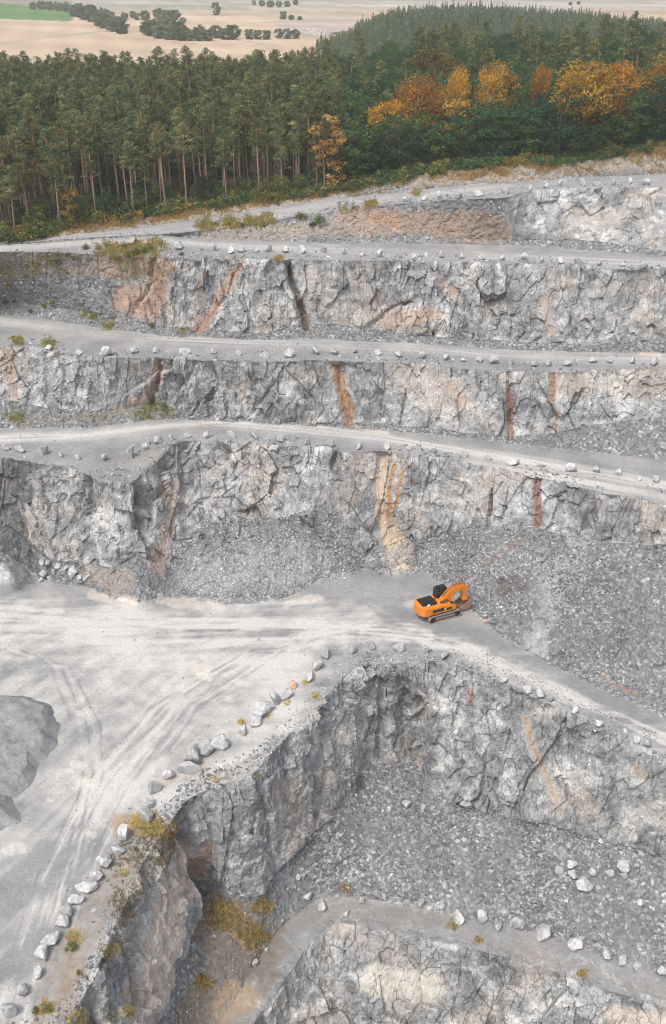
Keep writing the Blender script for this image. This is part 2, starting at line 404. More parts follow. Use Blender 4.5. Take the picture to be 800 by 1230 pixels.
# soften the amplitude over a few rows so that faces grow out of the floors
kk = np.exp(-.5 * (np.arange(-9, 10) / 3.2) ** 2); kk /= kk.sum()
AMP = np.apply_along_axis(lambda v: np.convolve(np.pad(v, 9, mode='edge'), kk, 'valid'), 0, AMP)
# base normals, smoothed along the benches
def normals(G):
    du = np.gradient(G, axis=1); dr = np.gradient(G, axis=0)
    n = np.cross(du, dr); n /= np.linalg.norm(n, axis=2, keepdims=True) + 1e-9
    return n
Nn = normals(G)
k2 = np.exp(-.5 * (np.arange(-24, 25) / 10) ** 2); k2 /= k2.sum()
for c in range(3):
    Nn[..., c] = np.apply_along_axis(lambda v: np.convolve(np.pad(v, 24, mode='edge'), k2, 'valid'), 1, Nn[..., c])
    Nn[..., c] = np.apply_along_axis(lambda v: np.convolve(np.pad(v, 9, mode='edge'), kk, 'valid'), 0, Nn[..., c])
Nn /= np.linalg.norm(Nn, axis=2, keepdims=True) + 1e-9
PU, PY, PD = project(G)                                # where each undisplaced point stands in the photograph's pixels
PF = G.reshape(-1, 3)
disp = np.zeros(len(PF))
sel = np.where(AMP.ravel() > .02)[0]
p = PF[sel]
warp = np.stack([fbm(p, .12, 3, 5), fbm(p, .12, 3, 6), fbm(p, .12, 3, 8)], 1) * 0.5
q = (p + warp) * np.array([1.0, 1.0, .45])             # facets stand taller than wide
q2 = q @ np.array(Euler((.14, .16, .5)).to_matrix()).T
F1, F2, r, tl = worley(q2, 1 / 5.5, 3); d = (r - .5) * .9 + tl * 1.9 - .10 * np.exp(-(F2 - F1) / .04)
F1, F2, r, tl = worley(q2, 1 / 2.0, 9); d += (r - .5) * .42 + tl * 1.15
F1, F2, r, tl = worley(q, 1 / .8, 21); d += (r - .5) * .22 + tl * .42
d += fbm(p, .09, 3, 40) * 1.6 + fbm(p, .5, 4, 55) * .35
disp[sel] = d * AMP.ravel()[sel] * (.47 + .42 * sstep(-.35, .45, fbm(p, .045, 2, 44)))
flat = np.where(AMP.ravel() <= .3)[0]
pf = PF[flat]
disp[flat] += (fbm(pf, .12, 4, 71) * .14 + fbm(pf, .9, 3, 75) * .05) * (PF[flat, 1] > 5)
# the earth slopes at upper left and below the top road are gravel, not bare rock
tm = np.where((wt.ravel() > .45))[0]; pt = PF[tm]
F1, F2, r, tl = worley(pt, 1 / .75, 91)
disp[tm] += ((r - .5) * .30 + (.5 - F1) * .22 + fbm(pt, .22, 4, 95) * .55) * np.clip(wt.ravel()[tm], 0, 1)
disp = disp.reshape(NR, NU)

# cracks and gullies cut into the faces
def seg_dist(px, py, pts):
    best = np.full(px.shape, 1e9); along = np.zeros(px.shape)
    for i in range(len(pts) - 1):
        (x0, y0), (x1, y1) = pts[i][:2], pts[i + 1][:2]
        dx, dy = x1 - x0, y1 - y0; t = np.clip(((px - x0) * dx + (py - y0) * dy) / (dx * dx + dy * dy + 1e-9), 0, 1)
        d = np.hypot(px - x0 - t * dx, py - y0 - t * dy)
        along = np.where(d < best, i + t, along); best = np.minimum(best, d)
    return best, along
isrock = np.isin(own, [k for k, s in enumerate(STR) if s[8] in ('rock_face', 'talus_slope')])[:, None] & np.ones((1, NU), bool)
nz = fbm(PF, .35, 4, 101).reshape(NR, NU)
def carve(pts, w, depth):
    d, _ = seg_dist(PU + nz * 5, PY + nz * 5, pts)
    disp[:] -= depth * np.exp(-(d / w) ** 2) * isrock
carve([(346, 312), (354, 345), (366, 390)], 3.5, 2.4)
carve([(404, 432), (410, 470), (420, 505)], 6, 1.6)
carve([(192, 430), (190, 455), (180, 480)], 4, 1.5)
carve([(184, 305), (180, 340), (165, 370)], 3, 1.0)
carve([(458, 543), (458, 600), (472, 655)], 10, 1.8)
carve([(645, 570), (645, 630)], 5, 1.0)
carve([(612, 447), (616, 528)], 4, 1.0)
carve([(218, 985), (232, 1020), (246, 1070)], 8, 3.0)
carve([(164, 575), (166, 615), (172, 660)], 5, 1.8)
carve([(222, 535), (224, 590), (226, 640)], 8, 2.6)
carve([(456, 815), (458, 910)], 4, 1.3); carve([(487, 830), (488, 912)], 4, 1.2); carve([(503, 840), (502, 915)], 4, 1.6)
carve([(525, 895), (560, 925), (575, 950)], 4, 1.0)
carve([(20, 552), (22, 620)], 5, 1.2)
carve([(440, 396), (470, 370), (500, 358)], 3, .8); carve([(560, 318), (563, 400)], 4, .9); carve([(686, 325), (690, 405)], 4, .9)
carve([(105, 575), (80, 640)], 4, .7); carve([(620, 318), (612, 350), (628, 400)], 3, .7)
carve([(455, 475), (460, 500)], 5, .9); carve([(215, 470), (235, 435)], 3, .7)
carve([(330, 460), (300, 500)], 3, .6); carve([(735, 580), (730, 640)], 4, .8)
# mounds standing on the main bench in front of the faces: heaps of broken stone
floor_up = np.zeros((NR, NU)); heapw = np.zeros((NR, NU))
def mound(cx, cy, z0, rx, ry, h, rot=0, pw=1.0, rough=.35):
    X0, D0, _ = world(cx, cy, z0)
    x = G[..., 0] - X0; y = G[..., 1] - D0; c, s = math.cos(rot), math.sin(rot)
    a, b = (x * c + y * s) / rx, (-x * s + y * c) / ry
    rr = np.sqrt(a * a + b * b) + nz * .12
    g = np.clip(1 - rr, 0, 1) ** pw * h
    m = (np.abs(G[..., 2] - z0) < 9)
    return np.where(m, g, 0)
hp = np.maximum.reduce([mound(255, 697, 0, 9, 8, 1.6), mound(308, 688, 0, 11, 8, 1.5), mound(362, 676, 0, 10, 9, 1.8, 0, .9), mound(285, 714, 0, 10, 5, 1.0)])
hp2 = np.maximum.reduce([mound(170, 708, 0, 5.5, 5.0, 4.0, 0, .9), mound(20, 680, 0, 8, 7, 6.5, 0, .9)])
hp3 = mound(479, 677, 0, 4.6, 5.0, 3.0, 0, .95)
floor_up = np.maximum.reduce([hp, hp2, hp3])
floor_up *= np.isin(own, [6, 7, 8])[:, None]
# right-hand talus fan: spurs
fan = own == 7
sp = np.exp(-((PU - 690) / 48) ** 2) * 2.2 + np.exp(-((PU - 590) / 30) ** 2) * 1.2 - np.exp(-((PU - 742) / 26) ** 2) * 1.5
tt = np.zeros(NR); idx = np.where(fan)[0]; tt[idx] = np.sin(np.linspace(0, math.pi, len(idx)))
disp += sp * tt[:, None] * (PU > 520)
heapw = sstep(.1, .5, hp)
P = G + Nn * disp[..., None]
P[..., 2] += floor_up
wt = np.maximum(wt, heapw); wf = wf * (1 - heapw)
dm = np.maximum(sstep(.3, 1, hp2), sstep(.1, .6, hp3)); wf = wf * (1 - dm); wt = np.maximum(wt, dm * .3)

# dust, wheel tracks
dust = np.zeros((NR, NU))
def track(pts, w, s, strips, fq=.55, seed=0):
    m = np.isin(own, strips)
    d, al = seg_dist(PU[m], PY[m], pts)
    pp = np.stack([d / w * 3.2, al * .9, al * 0 + seed], -1).reshape(-1, 3)
    st = fbm(pp, 1.0, 4, 200 + seed).reshape(d.shape)
    val = np.exp(-(d / w) ** 2) * (.62 + st * .9) * s
    dust[m] = np.maximum(dust[m], val)
F6 = [5, 6, 7]
pale = fbm(PF * np.array([1, 1, .2]), .05, 5, 300).reshape(NR, NU)
dust += (own == 6)[:, None] * (.55 + pale * .6) * sstep(470, 380, PU + (PY - 760) * .25) * sstep(700, 735, PY)
track([(-160, 720), (0, 733), (200, 748), (400, 752), (500, 762), (560, 778), (640, 818), (720, 852), (800, 888), (960, 960)], 15, 1.25, F6, seed=1)
track([(-40, 1300), (60, 1060), (130, 930), (220, 845), (330, 785), (440, 757)], 34, 1.05, F6, seed=2)
track([(-160, 1000), (0, 800), (120, 790), (250, 775), (400, 762)], 26, 1.0, F6, seed=3)
track([(80, 1180), (150, 1000), (230, 880), (330, 815), (420, 775)], 14, .75, F6, seed=4)
track([(-160, 540), (0, 527), (100, 523), (200, 511), (270, 507), (350, 514), (450, 524), (550, 541), (650, 557), (750, 575), (800, 583), (960, 612)], 6.5, 1.1, [9], seed=5)
track([(560, 556), (680, 575), (800, 597), (960, 625)], 7, .95, [9], seed=9)
track([(-160, 372), (0, 386), (100, 398), (200, 406), (300, 411), (400, 413), (500, 418), (600, 427), (700, 430), (800, 431), (960, 432)], 6, .75, [12], seed=6)
track([(-160, 305), (0, 298), (100, 292), (200, 289), (260, 295), (400, 301), (600, 308), (800, 317), (960, 325)], 5, .7, [15, 16], seed=7)
track([(-160, 297), (0, 295), (200, 276), (300, 262), (400, 246), (500, 235), (600, 224), (700, 218), (800, 216), (960, 215)], 6, .62, [17, 18], seed=8)
# fine streaks left by wheels and blades on the main bench
def streak(ang, fa, fb, seed):
    c_, s_ = math.cos(ang), math.sin(ang)
    return fbm(np.stack([(F6P[:, 0] * c_ + F6P[:, 1] * s_) * fa, (-F6P[:, 0] * s_ + F6P[:, 1] * c_) * fb, F6P[:, 0] * 0 + seed], 1), 1.0, 4, 400 + seed).reshape(-1, NU)
m6 = own == 6; U6, Y6 = PU[m6], PY[m6]; F6P = G[m6].reshape(-1, 3)
diag = sstep(330, 180, U6) * sstep(760, 830, Y6)
sk = streak(.06, .05, .9, 1) * (1 - diag) + streak(math.radians(62), .05, .9, 2) * diag * .7 + streak(math.radians(40), .04, .7, 3) * .5
blot = fbm(F6P, .11, 5, 420).reshape(-1, NU)
blot2 = fbm(F6P, .45, 4, 421).reshape(-1, NU)
dust[m6] += (sk * .5 + blot * .85 + blot2 * .45 - .08) * sstep(700, 730, Y6)
def rut(pts, w, s, seed):
    d, al = seg_dist(U6 + nz[m6] * 1.5, Y6 + nz[m6] * 1.5, pts)
    brk = fbm(np.stack([al * 6, al * 0, al * 0 + seed], -1).reshape(-1, 3), 1, 3, 440).reshape(al.shape)
    dust[m6] += np.exp(-(d / w) ** 2) * s * sstep(-.5, .2, brk)
for k_ in range(9):
    o_ = k_ * 9 - 30
    rut([(20 + o_, 1230), (70 + o_, 1060), (130 + o_, 945), (205 + o_ * .8, 850), (310 + o_ * .6, 785), (430, 756 + k_)], 1.6, (-.5, .45, -.4)[k_ % 3], k_)
for k_ in range(6): rut([(-20, 735 + k_ * 6), (200, 746 + k_ * 5), (420, 750 + k_ * 3), (520, 762 + k_ * 2)], 1.3, (-.4, .4)[k_ % 2], 20 + k_)
for k_ in range(5): rut([(55 + k_ * 5, 1130), (85 + k_ * 4, 1010), (100 + k_ * 6, 930), (88 + k_ * 8, 870), (60 + k_ * 6, 800), (10, 765 + k_ * 5)], 1.5, (-.5, .3)[k_ % 2], 30 + k_)
dust = np.clip(dust, 0, 1) * (1 - dm)
# mineral stains and earth
stc = np.zeros((NR, NU, 3)) + .3; sta = np.zeros((NR, NU))
nz2 = fbm(PF, .6, 4, 111).reshape(NR, NU)
def stain(pts, w, col, s=1.0, strips=None):
    d, al = seg_dist(PU + nz * w * .7, PY + nz2 * w * .5, pts)
    ww = np.interp(al, range(len(pts)), [q[2] * w if len(q) > 2 else w for q in pts])
    a = sstep(1.35, .45, d / ww) * s
    if strips is not None: a = a * np.isin(own, strips)[:, None]
    k = a / np.maximum(a + sta * (1 - a), 1e-6)
    stc[:] = stc * (1 - k[..., None]) + np.array(col) * k[..., None]
    sta[:] = a + sta * (1 - a)
SAND, RUST, ORNG, PINK, BRWN = (.58, .46, .33), (.27, .125, .09), (.44, .25, .11), (.50, .39, .32), (.20, .15, .11)
RK = [2, 5, 7, 8, 10, 11, 13, 14, 17]
R8 = [7, 8, 6]
stain([(462, 548, .6), (457, 590, .9), (462, 630, .9), (474, 660, 1.4)], 10, SAND, 1, R8)
stain([(473, 560), (468, 600), (468, 640)], 3.5, (.36, .19, .08), .9, R8)
stain([(484, 566), (474, 612)], 3.0, (.42, .24, .11), .9, R8)
stain([(479, 660, .6), (480, 676, 1.3)], 14, SAND, 1, R8)
stain([(646, 577), (645, 630)], 6, RUST, 1, R8)
stain([(629, 648, .6), (618, 657, 1.2), (606, 664, .6), (594, 672, 1.1), (578, 682, .5)], 8, (.30, .18, .145), .7, R8)
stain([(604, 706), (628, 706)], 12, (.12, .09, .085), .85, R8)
stain([(720, 808, .4), (735, 819, 1.2), (748, 828, .7), (762, 832, .5)], 5.5, (.40, .22, .15), .65, [6, 7])
stain([(402, 436), (410, 470), (420, 506)], 7, ORNG, 1, [10, 11])
stain([(404, 440), (407, 470)], 2.5, (.2, .10, .05), .9, [11])
stain([(610, 462), (616, 525)], 4.5, RUST, .9, [10, 11]); stain([(665, 450), (663, 482)], 4.5, (.36, .16, .09), .9, [11])
stain([(672, 490), (668, 520)], 5, PINK, .7, [11]); stain([(545, 465), (552, 480)], 9, PINK, .7, [11])
stain([(700, 460), (790, 470)], 14, (.45, .38, .31), .5, [11])
stain([(347, 316), (355, 350), (366, 390)], 3, (.09, .06, .045), .95, [13, 14]); stain([(358, 350), (372, 402)], 4, (.27, .17, .11), .7, [13, 14])
stain([(290, 314), (262, 360), (242, 396)], 8, (.42, .27, .20), .9, [13, 14])
stain([(128, 316), (190, 320), (180, 368), (150, 360)], 18, (.46, .31, .235), 1, [14])
stain([(245, 330), (230, 390)], 6, (.34, .25, .2), .6, [14])
stain([(462, 388), (520, 376)], 11, (.52, .41, .33), .9, [14]); stain([(530, 340), (545, 352)], 7, (.5, .36, .27), .7, [14])
stain([(655, 360), (660, 400)], 8, (.46, .34, .26), .6, [14]); stain([(720, 345), (800, 350)], 12, (.50, .44, .38), .5, [14])
stain([(190, 438), (184, 470), (135, 500)], 8, (.46, .34, .27), .95, [11]); stain([(8, 425), (22, 500)], 10, (.36, .27, .22), .8, [11])
stain([(192, 432), (188, 470)], 2.5, (.16, .08, .06), .9, [11])
stain([(420, 266), (500, 268), (600, 272)], 19, (.36, .265, .20), 1, [16, 17]); stain([(445, 262), (480, 268)], 9, (.45, .26, .14), .8, [17])
stain([(250, 280), (330, 278), (400, 272)], 11, (.34, .29, .24), .9, [16, 17])
stain([(690, 258), (740, 262)], 16, (.5, .44, .38), .6, [17])
stain([(480, 218), (560, 212), (640, 208), (760, 196), (900, 180)], 10, (.40, .33, .26), .75, [19])
stain([(-160, 294), (0, 290), (100, 277), (200, 262), (300, 248), (400, 234)], 7, (.40, .29, .17), .7, [19])
stain([(630, 866), (646, 912), (674, 978)], 7, (.46, .42, .37), .6, [5]); stain([(630, 866, 1.2), (640, 895, .8), (652, 925, 1.1), (674, 978, .5)], 2.8, (.44, .31, .20), .75, [5]); stain([(641, 890), (650, 915)], 1.8, (.4, .22, .11), .7, [5])
stain([(760, 985), (790, 975)], 22, (.62, .60, .57), .8, [5]); stain([(762, 920), (775, 928)], 7, (.5, .36, .23), .6, [5]); stain([(563, 830), (565, 845)], 5, (.4, .2, .15), .6, [5])
stain([(205, 585), (202, 640), (186, 690)], 11, (.36, .28, .235), .95, [7, 8])
stain([(110, 690), (150, 705)], 13, (.35, .30, .265), .9, [6, 7, 8])
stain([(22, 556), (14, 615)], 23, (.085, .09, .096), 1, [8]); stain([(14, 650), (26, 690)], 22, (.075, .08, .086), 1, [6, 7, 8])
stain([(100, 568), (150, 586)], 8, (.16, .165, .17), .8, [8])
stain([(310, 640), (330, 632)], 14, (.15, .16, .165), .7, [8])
stain([(250, 1085), (300, 1140), (250, 1230)], 42, (.20, .16, .12), 1, [2, 3, 4]); stain([(290, 1200), (270, 1215)], 24, (.45, .32, .21), .9, [2, 3, 4])
stain([(300, 1110), (430, 1095), (520, 1105)], 16, (.23, .20, .175), .45, [2, 3, 4]); stain([(560, 1125), (700, 1165), (800, 1195)], 7, (.31, .275, .245), .5, [3])
stain([(225, 1040), (205, 1120), (165, 1230)], 26, (.60, .52, .46), .95, [5])
stain([(246, 1010), (247, 1060)], 4, (.36, .2, .12), .8, [5])
stain([(150, 990), (185, 985), (200, 1000)], 15, (.36, .24, .13), .9, [5, 6]); stain([(150, 1040), (110, 1110), (70, 1190), (50, 1260)], 24, (.29, .26, .23), .8, [5, 6]); stain([(95, 1120), (75, 1225)], 10, (.30, .22, .14), .7, [5, 6])
stain([(225, 695, .8), (300, 690, 1.1), (375, 678, 1)], 27, (.40, .405, .41), .75, [7]); stain([(695, 655), (672, 700), (640, 780)], 18, (.46, .46, .46), .75, [7]); stain([(745, 740), (765, 790), (720, 770)], 20, (.17, .175, .18), .6, [7]); stain([(640, 690), (650, 745)], 12, (.19, .195, .2), .5, [7]); stain([(440, 690), (520, 668), (560, 690)], 14, (.36, .365, .37), .5, [7])
stain([(450, 1180), (520, 1190)], 22, (.62, .58, .52), .8, [2]); stain([(740, 1225), (800, 1230)], 16, (.66, .58, .50), .8, [2])
stain([(-160, 310), (0, 318), (60, 318), (150, 312)], 22, (.29, .235, .17), .7, [14]); stain([(60, 340), (110, 360)], 14, (.26, .27, .27), .6, [14])
stain([(20, 508), (120, 500), (190, 492)], 7, (.24, .22, .16), .7, [10, 11])
stain([(240, 948), (330, 905), (400, 835)], 11, (.37, .345, .32), .85, [6]); stain([(190, 945), (250, 920)], 9, (.42, .33, .25), .5, [6])
for (cx, cy, w_) in [(238, 803, 11), (247, 812, 8), (216, 826, 7), (92, 918, 9), (105, 938, 11), (82, 925, 5), (20, 1016, 10), (95, 855, 5), (110, 1000, 7), (290, 820, 8), (245, 790, 5), (275, 840, 5), (8, 1022, 8), (60, 960, 4)]:
    stain([(cx - w_ * .5, cy), (cx + w_ * .6, cy + 2)], w_ * .75, (.66, .615, .555), .72, [6])
stain([(108, 714), (160, 726)], 6, (.62, .54, .47), .7, [6, 7]); stain([(195, 722), (262, 730)], 7, (.6, .54, .48), .65, [6, 7]); stain([(345, 726), (385, 718)], 5, (.62, .56, .5), .7, [6])
stain([(430, 712), (490, 738), (580, 768), (660, 808), (760, 850)], 11, (.225, .23, .238), .62, [6])
stain([(400, 705), (470, 712)], 14, (.30, .30, .305), .8, [6])
stain([(265, 503), (240, 505)], 3, (.6, .5, .42), .9, [9]); stain([(440, 516), (465, 520)], 2.6, (.62, .52, .43), .9, [9]); stain([(770, 425), (792, 427)], 2.5, (.62, .52, .42), .9, [12])
stain([(150, 558), (175, 548), (215, 540)], 8, (.32, .29, .255), .6, [9])

# extra columns that carry every bench on sideways, far outside the frame
EXT = np.array([3, 8, 18, 40, 90, 200, 450, 1000, 2400.])
def ext(A, x=False):
    Lc = np.repeat(A[:, :1], len(EXT), 1); Rc = np.repeat(A[:, -1:], len(EXT), 1)
    if x:
        Lc = Lc.copy(); Rc = Rc.copy(); Lc[..., 0] -= EXT[::-1][None]; Rc[..., 0] += EXT[None]
    return np.concatenate([Lc, A, Rc], 1)
PX = ext(P, True); NX = PX.shape[1]
WX = np.stack([ext(wt), ext(wf), ext(dust)], -1); SX = np.concatenate([ext(stc), ext(sta)[..., None]], -1)
ROW0 = [int(np.where(own == k)[0][0]) for k in range(len(STR))] + [NR - 1]
STRUCT_LABEL = {
    'pit_floor': 'grey rubble-strewn floor of the lower pit', 'rock_face': 'grey blasted rock face', 'lower_road': 'narrow dusty road along the edge inside the lower pit',
    'quarry_floor': 'pale dusty main bench floor with wheel tracks', 'talus_slope': 'slope of broken grey stone at the foot of a rock face', 'haul_road': 'grey gravel haul road along a bench',
    'forest_verge': 'stony verge between the top road and the forest'}
for k in range(len(STR)):
    r0, r1 = ROW0[k], ROW0[k + 1]
    sub = PX[r0:r1 + 1]; n, m = sub.shape[:2]
    ii = np.arange(n * m).reshape(n, m)
    Fq = np.stack([ii[:-1, :-1], ii[:-1, 1:], ii[1:, 1:], ii[1:, :-1]], -1).reshape(-1, 4)
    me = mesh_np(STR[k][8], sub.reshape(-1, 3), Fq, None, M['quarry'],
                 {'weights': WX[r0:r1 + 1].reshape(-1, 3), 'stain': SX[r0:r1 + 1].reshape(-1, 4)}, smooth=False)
    o = link(STR[k][8], me); tag(o, STRUCT_LABEL[STR[k][8]], kind='structure')
PU2, PY2, PD2 = project(P)
def surf(u, y, strips):
    """surface point seen at this place of the photograph, on the named strips"""
    i = int(np.clip(round((u - U[0]) / 1.25), 0, NU - 1))
    rr = np.where(np.isin(own, strips))[0]
    j = rr[np.argmin(np.abs(PY2[rr, i] - y))]
    return P[j, i], PD2[j, i]

# ------------------------------------------------------------------ forest ground and the land beyond
RIDGE = ([-400, 300, 340, 370, 400, 420, 440, 470, 500, 560, 600, 650, 700, 750, 800, 1100], [78, 76, 66, 56, 47, 37, 28, 14, 10, 7, 9, 14, 17, 25, 29, 42])
def zfar(X, D):
    plain = np.interp(D, [200, 400, 700, 1000, 1500, 2500, 5000], [50, 50, 40, 38, 42, 60, 92])
    up = sstep(-30, 60, X) * 10 * sstep(650, 350, D)
    u = W0 / 2 + FPX * X / (D * math.cos(PITCH) + 55 * math.sin(PITCH))
    yr = np.interp(u, *RIDGE)
    zr = HC - 760 * np.tan(theta(yr)) - 8.5
    w = sstep(430, 740, D) * sstep(1020, 800, D)
    hill = plain + np.maximum(zr - plain, 0) * w
    return np.maximum(plain + up, hill)
DR = np.unique(np.concatenate([np.linspace(0, 1, 40) ** 1.3 * 180, np.geomspace(180, 700, 60), np.geomspace(700, 2300, 110), np.geomspace(2300, 4700, 12)]))
UF = U[::4]; FE = f_edge[::4]
FG = np.zeros((len(DR), len(UF), 3))
for j, dd in enumerate(DR):
    D = FE[:, 1] + dd
    t = sstep(0, 60, dd)
    zz = FE[:, 2] + 0 * D
    for _ in range(2):
        X = world_d(UF, D, zz); zz = FE[:, 2] * (1 - t) + zfar(X, D) * t
    FG[j] = np.stack([X, D, zz], 1)
FGp = FG.reshape(-1, 3)
FG[..., 2] += (fbm(FGp, .06, 4, 500).reshape(FG.shape[:2]) * .8) * sstep(2, 20, DR)[:, None]
fu, fy, fd = project(FG)
col = np.zeros(FG.shape[:2] + (3,))
TAN, PALE, GRN, GGRN, DIRT = (.50, .39, .285), (.42, .36, .31), (.10, .20, .075), (.30, .31, .25), (.10, .075, .045)
wob = fbm(FG.reshape(-1, 3), .012, 3, 510).reshape(fu.shape)
yy = fy + wob * 1.2
col[:] = TAN
def paint(mask, c): col[mask] = c
paint(yy < 19, (.44, .35, .27)); paint(yy < 12, GGRN); paint((yy < 12) & (fu > 300), PALE)
paint((yy < 9) & (fu > 330), (.36, .37, .31)); paint((yy < 5.5), (.40, .36, .31)); paint((yy < 1.5), (.30, .32, .25))
paint((fu < 88 - (yy - 12) * 0) & (yy > 3 + fu * .13) & (yy < 23 + fu * .03), GRN)
paint((fu < 88) & (yy <= 3 + fu * .13), (.26, .25, .20))
paint((fu > 335) & (fu < 430) & (yy > 20) & (yy < 42), (.45, .37, .33))
paint((fu > 400) & (yy > 5) & (yy < 8), (.47, .43, .40))
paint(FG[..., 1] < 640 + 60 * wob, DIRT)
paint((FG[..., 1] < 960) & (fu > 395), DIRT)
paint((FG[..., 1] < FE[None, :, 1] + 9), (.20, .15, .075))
band = 1 + .09 * np.sin(FG[..., 0] * .035 + FG[..., 1] * .055 + wob * 3) + .10 * fbm(FG.reshape(-1, 3) * [1, .35, 1], .012, 4, 530).reshape(fu.shape) + .05 * np.sin(FG[..., 0] * .21 + FG[..., 1] * .05)
col *= np.clip(band, .75, 1.3)[..., None]
for (x0_, y0_, x1_, y1_) in [(0, 52, 160, 33), (165, 33, 330, 55), (230, 18, 420, 14), (300, 28, 420, 24)]:
    dd_, _ = seg_dist(fu, yy, [(x0_, y0_), (x1_, y1_)]); col[(dd_ < .8) & (FG[..., 1] > 640)] = (.36, .33, .25)
def ext2(A, x=False):
    return ext(A, x)
FGX = ext2(FG, True); CX = ext2(col)
n, m = FGX.shape[:2]; ii = np.arange(n * m).reshape(n, m)
Fq = np.stack([ii[:-1, :-1], ii[:-1, 1:], ii[1:, 1:], ii[1:, :-1]], -1).reshape(-1, 4)
split = int(np.searchsorted(DR, 300))
for nm, r0, r1, lab in (('forest_floor', 0, split, 'brown forest floor under the trees'), ('fields', split, n - 1, 'hazy harvested fields and hills beyond the forest')):
    s2 = FGX[r0:r1 + 1]; i2 = np.arange(s2.shape[0] * m).reshape(-1, m)
    Fq = np.stack([i2[:-1, :-1], i2[:-1, 1:], i2[1:, 1:], i2[1:, :-1]], -1).reshape(-1, 4)
    o = link(nm, mesh_np(nm, s2.reshape(-1, 3), Fq, None, M['far'], {'stain': CX[r0:r1 + 1].reshape(-1, 3)}, True)); tag(o, lab, kind='structure')
def fground(u, d):
    """point on the forest ground, d metres behind the forest edge in photograph column u"""
    j = np.interp(d, DR, np.arange(len(DR))); i = np.interp(u, UF, np.arange(len(UF)))
    j0, i0 = int(min(j, len(DR) - 2)), int(min(i, len(UF) - 2)); a, b = j - j0, i - i0
    return (FG[j0, i0] * (1 - a) * (1 - b) + FG[j0 + 1, i0] * a * (1 - b) + FG[j0, i0 + 1] * (1 - a) * b + FG[j0 + 1, i0 + 1] * a * b)
def fpoint(u, y):
    i = int(np.clip(round(np.interp(u, UF, np.arange(len(UF)))), 0, len(UF) - 1))
    c = np.where(FG[:, i, 1] > 600)[0]; return FG[c[np.argmin(np.abs(fy[c, i] - y))], i]

# ------------------------------------------------------------------ stones
def stone_mesh(name, seed, npts=18, mat=None, fine=True):
    rng = random.Random(seed); bm = bmesh.new()
    ax = (1.0, rng.uniform(.7, .95), rng.uniform(.55, .85))
    for _ in range(npts):
        v = Vector((rng.gauss(0, 1), rng.gauss(0, 1), rng.gauss(0, 1))).normalized() * rng.uniform(.42, .56)
        bm.verts.new((v.x * ax[0], v.y * ax[1], v.z * ax[2]))
    r_ = bmesh.ops.convex_hull(bm, input=bm.verts)
    bmesh.ops.delete(bm, geom=[g for g in r_['geom_interior'] if isinstance(g, bmesh.types.BMVert)], context='VERTS')
    if fine:
        bmesh.ops.dissolve_limit(bm, angle_limit=.22, verts=bm.verts, edges=bm.edges)
        bmesh.ops.bevel(bm, geom=list(bm.edges), offset=.028, segments=1, affect='EDGES', clamp_overlap=True)
        bmesh.ops.triangulate(bm, faces=bm.faces)
        bmesh.ops.subdivide_edges(bm, edges=bm.edges, cuts=2, use_grid_fill=True)
        for v in bm.verts:
            from mathutils import noise as mn
            v.co += v.co.normalized() * (mn.noise(v.co * 4 + Vector((seed, 0, 0))) * .035 + mn.noise(v.co * 11) * .014)
    zmin = min(v.co.z for v in bm.verts)
    for v in bm.verts: v.co.z -= zmin
    me = bpy.data.meshes.new(name); bm.to_mesh(me); bm.free()
    me.materials.append(mat); return me
BM = [stone_mesh('boulder', s, 12 + s % 9, M['boulder']) for s in range(14)]
BMR = stone_mesh('boulder', 41, 16, M['boulder_red']); BMO = stone_mesh('boulder', 43, 22, M['boulder_orange']); BMB = stone_mesh('boulder', 47, 15, M['boulder_brown'])
def boulder(u, y, px, strips, me=None, flatk=1.0):
    p_, dep = surf(u, y + px * .3, strips)
    s = px * dep / FPX * random.uniform(1.08, 1.22)
    o = link('boulder', me or random.choice(BM), loc=(p_[0], p_[1], p_[2] - s * .07))
    o.rotation_euler = (random.uniform(-.12, .12), random.uniform(-.12, .12), random.uniform(0, 6.28))
    o.scale = (s * random.uniform(.9, 1.1), s * random.uniform(.85, 1.1), s * random.uniform(.95, 1.25) * flatk)
    return o
def row(pts, strips, text, group, x0=0, y0=0, special={}):
    """pts as (x, y, size) read off a twofold enlargement whose corner is x0, y0"""
    got = []
    for (x, y, s) in pts: got.append((x0 + x / 2, y0 + y / 2, s / 2))
    got.sort(); vis = 0
    for i, (u, y, s) in enumerate(got):
        o = boulder(u, y, s, strips, special.get(i))
        o['_u'] = u
        size = 'big ' if s > 15 else 'small ' if s < 9.5 else ''
        tag(o, f'{size}pale grey boulder {text}, {ordinal(i + 1)} from the left', 'boulder', group)
        del o['_u']
    return got
EDGE = [(788 / 2, 750 + 34, 14), (762 / 2, 750 + 48.5, 11), (747 / 2, 750 + 62, 12), (690 / 2, 750 + 82, 14), (660 / 2, 840, 13), (642 / 2, 843, 15), (625 / 2, 852, 18), (615 / 2, 864, 13), (582 / 2, 875, 12),
        (265, 888, 19), (247, 896, 17), (233, 906, 19), (228, 921, 20), (202, 930, 12), (187, 946, 15), (176, 963, 12), (170, 978, 17), (150, 1000, 14), (142, 1016, 14), (126, 1034, 15), (116, 1051, 13), (105, 1061, 16),
        (91, 1079, 13), (81, 1092, 13), (75, 1105, 15), (62, 1125, 15), (53, 1141, 15), (42, 1166, 15), (29, 1187, 15), (10, 1216, 18)]
EDGE.sort()
for i, (u, y, s) in enumerate(EDGE):
    tag(boulder(u, y, s * 1.34, [6]), f'{"big " if s > 16.5 else ""}pale boulder along the main cliff edge, {ordinal(i + 1)} from the bottom left', 'boulder', 'boulders lining the cliff edge of the main bench')
